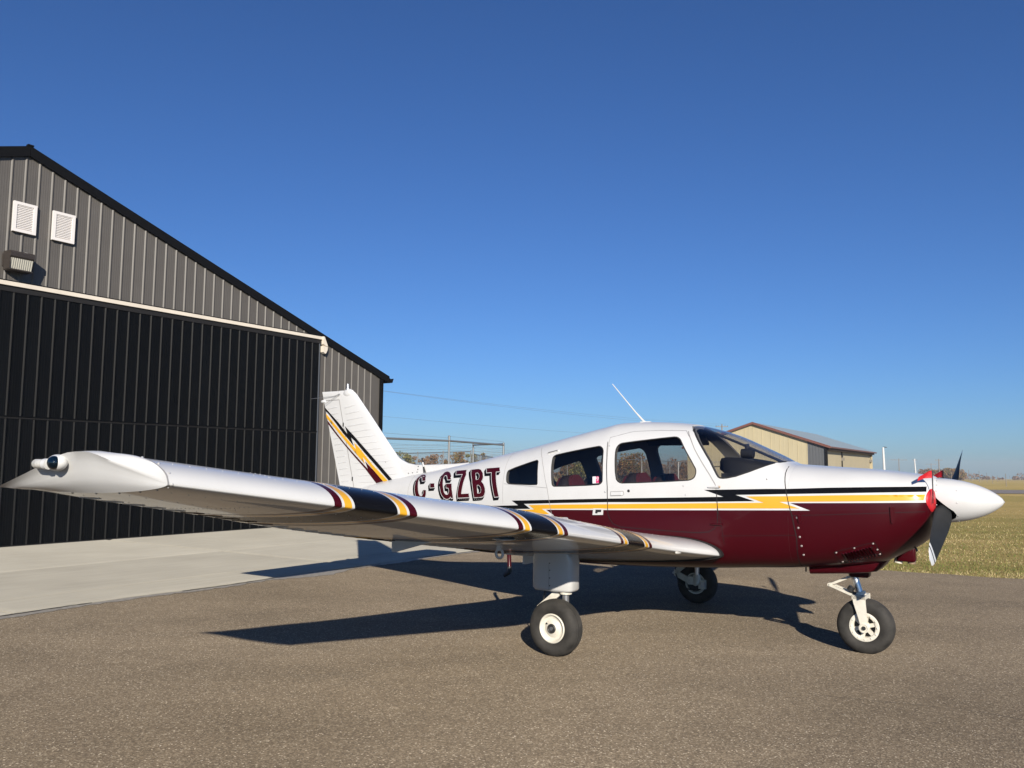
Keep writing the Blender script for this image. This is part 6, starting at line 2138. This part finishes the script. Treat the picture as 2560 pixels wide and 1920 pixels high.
# far grove and woods
for i, (px, top, D, wid, ms, lab) in enumerate((
    (2300, 1176, 450, 9, BRN, 'brown tree at the left end of the far grove'), (2316, 1178, 440, 8, ORG, 'orange tree in the far grove left of the flag'), (2340, 1177, 450, 9, ORG, 'orange tree in the middle of the far grove'), (2358, 1174, 445, 10, ORG, 'tallest orange tree in the far grove'), (2372, 1176, 450, 9, ORG, 'broad golden tree in the far grove'), (2384, 1183, 455, 7, BRN, 'last tree at the right end of the far grove'))):
    X = (px - 1280) / 2059.4 * D * 1.012
    zt_ = CAM_H + (1174 - top) / 2059.4 * D
    tree('grove_tree', lab, X, D, zt_ - terrain_z(X, D), wid, ms, 90 + i, 1500, 0.42, True, 'tree', 'far orange grove')
rs = np.random.RandomState(5)
V, F, Mi = [], [], []
cents = []
for x in np.arange(-500, 900, 3.2):
    D = 760 + 60 * math.sin(x * .01)
    z = terrain_z(x, D)
    h = rs.uniform(3.0, 6.5) * (1.0 if x < 420 else 1.12)
    if 405 < x < 432: h *= 0.5
    cents.append(((x, D + rs.uniform(-8, 8), z + h * 0.45), h * 0.62))
leaf_cloud(V, F, Mi, cents, 26000, 0.9, rs, 4)
me = bpy.data.meshes.new('woods')
me.from_pydata(V, [], F)
for m in [leafm('leaf_brown', 0), leafm('leaf_taupe', 0), leafm('leaf_taupe', 0), leafm('leaf_umber', (0.16, 0.10, 0.065))]: me.materials.append(m)
me.polygons.foreach_set('material_index', Mi)
tag(link('far_woods', me), kind='stuff')
# a few fallen leaves and pebbles on the asphalt
for i, (x, y, lab) in enumerate(((-0.28, 3.45, 'single yellow fallen leaf on the near asphalt'),)):
    mb = MB(); mb.add([(0.02, 0, 0.004), (0.0, 0.012, 0.012), (-0.022, 0, 0.006), (0, -0.012, 0.009)], [(0, 1, 2, 3)], leafm('leaf_gold', 0))
    o = mb.build('fallen_leaf', None, False)
    o.location = (x, y, 0.0)
    tag(o, lab, 'leaf')
n = 2600
rs = np.random.RandomState(11)
V, F = [], []
for i in range(n):
    y = 2.2 + rs.exponential(3.5)
    x = rs.uniform(-0.75, 0.75) * y
    s = rs.uniform(0.0018, 0.0042)
    k = len(V)
    an = rs.uniform(0, 6.28)
    for q in range(5):
        a = an + q * 6.283 / 5
        V.append((x + s * math.cos(a) * rs.uniform(.7, 1.3), y + s * math.sin(a) * rs.uniform(.7, 1.3), 0.0))
    V.append((x, y, s * 0.8))
    for q in range(5): F.append((k + q, k + (q + 1) % 5, k + 5))
o = MB(); o.add(V, F, mat('pebble_pale', (0.42, 0.37, 0.30), 0.9)); o = o.build('loose_pebbles', None, False); o['kind'] = 'stuff'

# thin autumn air between the camera and the far field
hz = MB()
hz.box((0, 515, -1.2), (2640, 1190, 24.4), M_dash)
hz = hz.build('haze', None, False)
hz.data.materials.clear()
hm = bpy.data.materials.new('air_haze')
hm.use_nodes = True
hn = hm.node_tree.nodes
hn.clear()
ho = hn.new('ShaderNodeOutputMaterial')
pv = hn.new('ShaderNodeVolumePrincipled')
pv.inputs['Color'].default_value = (0.86, 0.88, 0.92, 1)
pv.inputs['Density'].default_value = 0.0004
pv.inputs['Anisotropy'].default_value = 0.0
hm.node_tree.links.new(pv.outputs[0], ho.inputs['Volume'])
hz.data.materials.append(hm)
hz['kind'] = 'stuff'
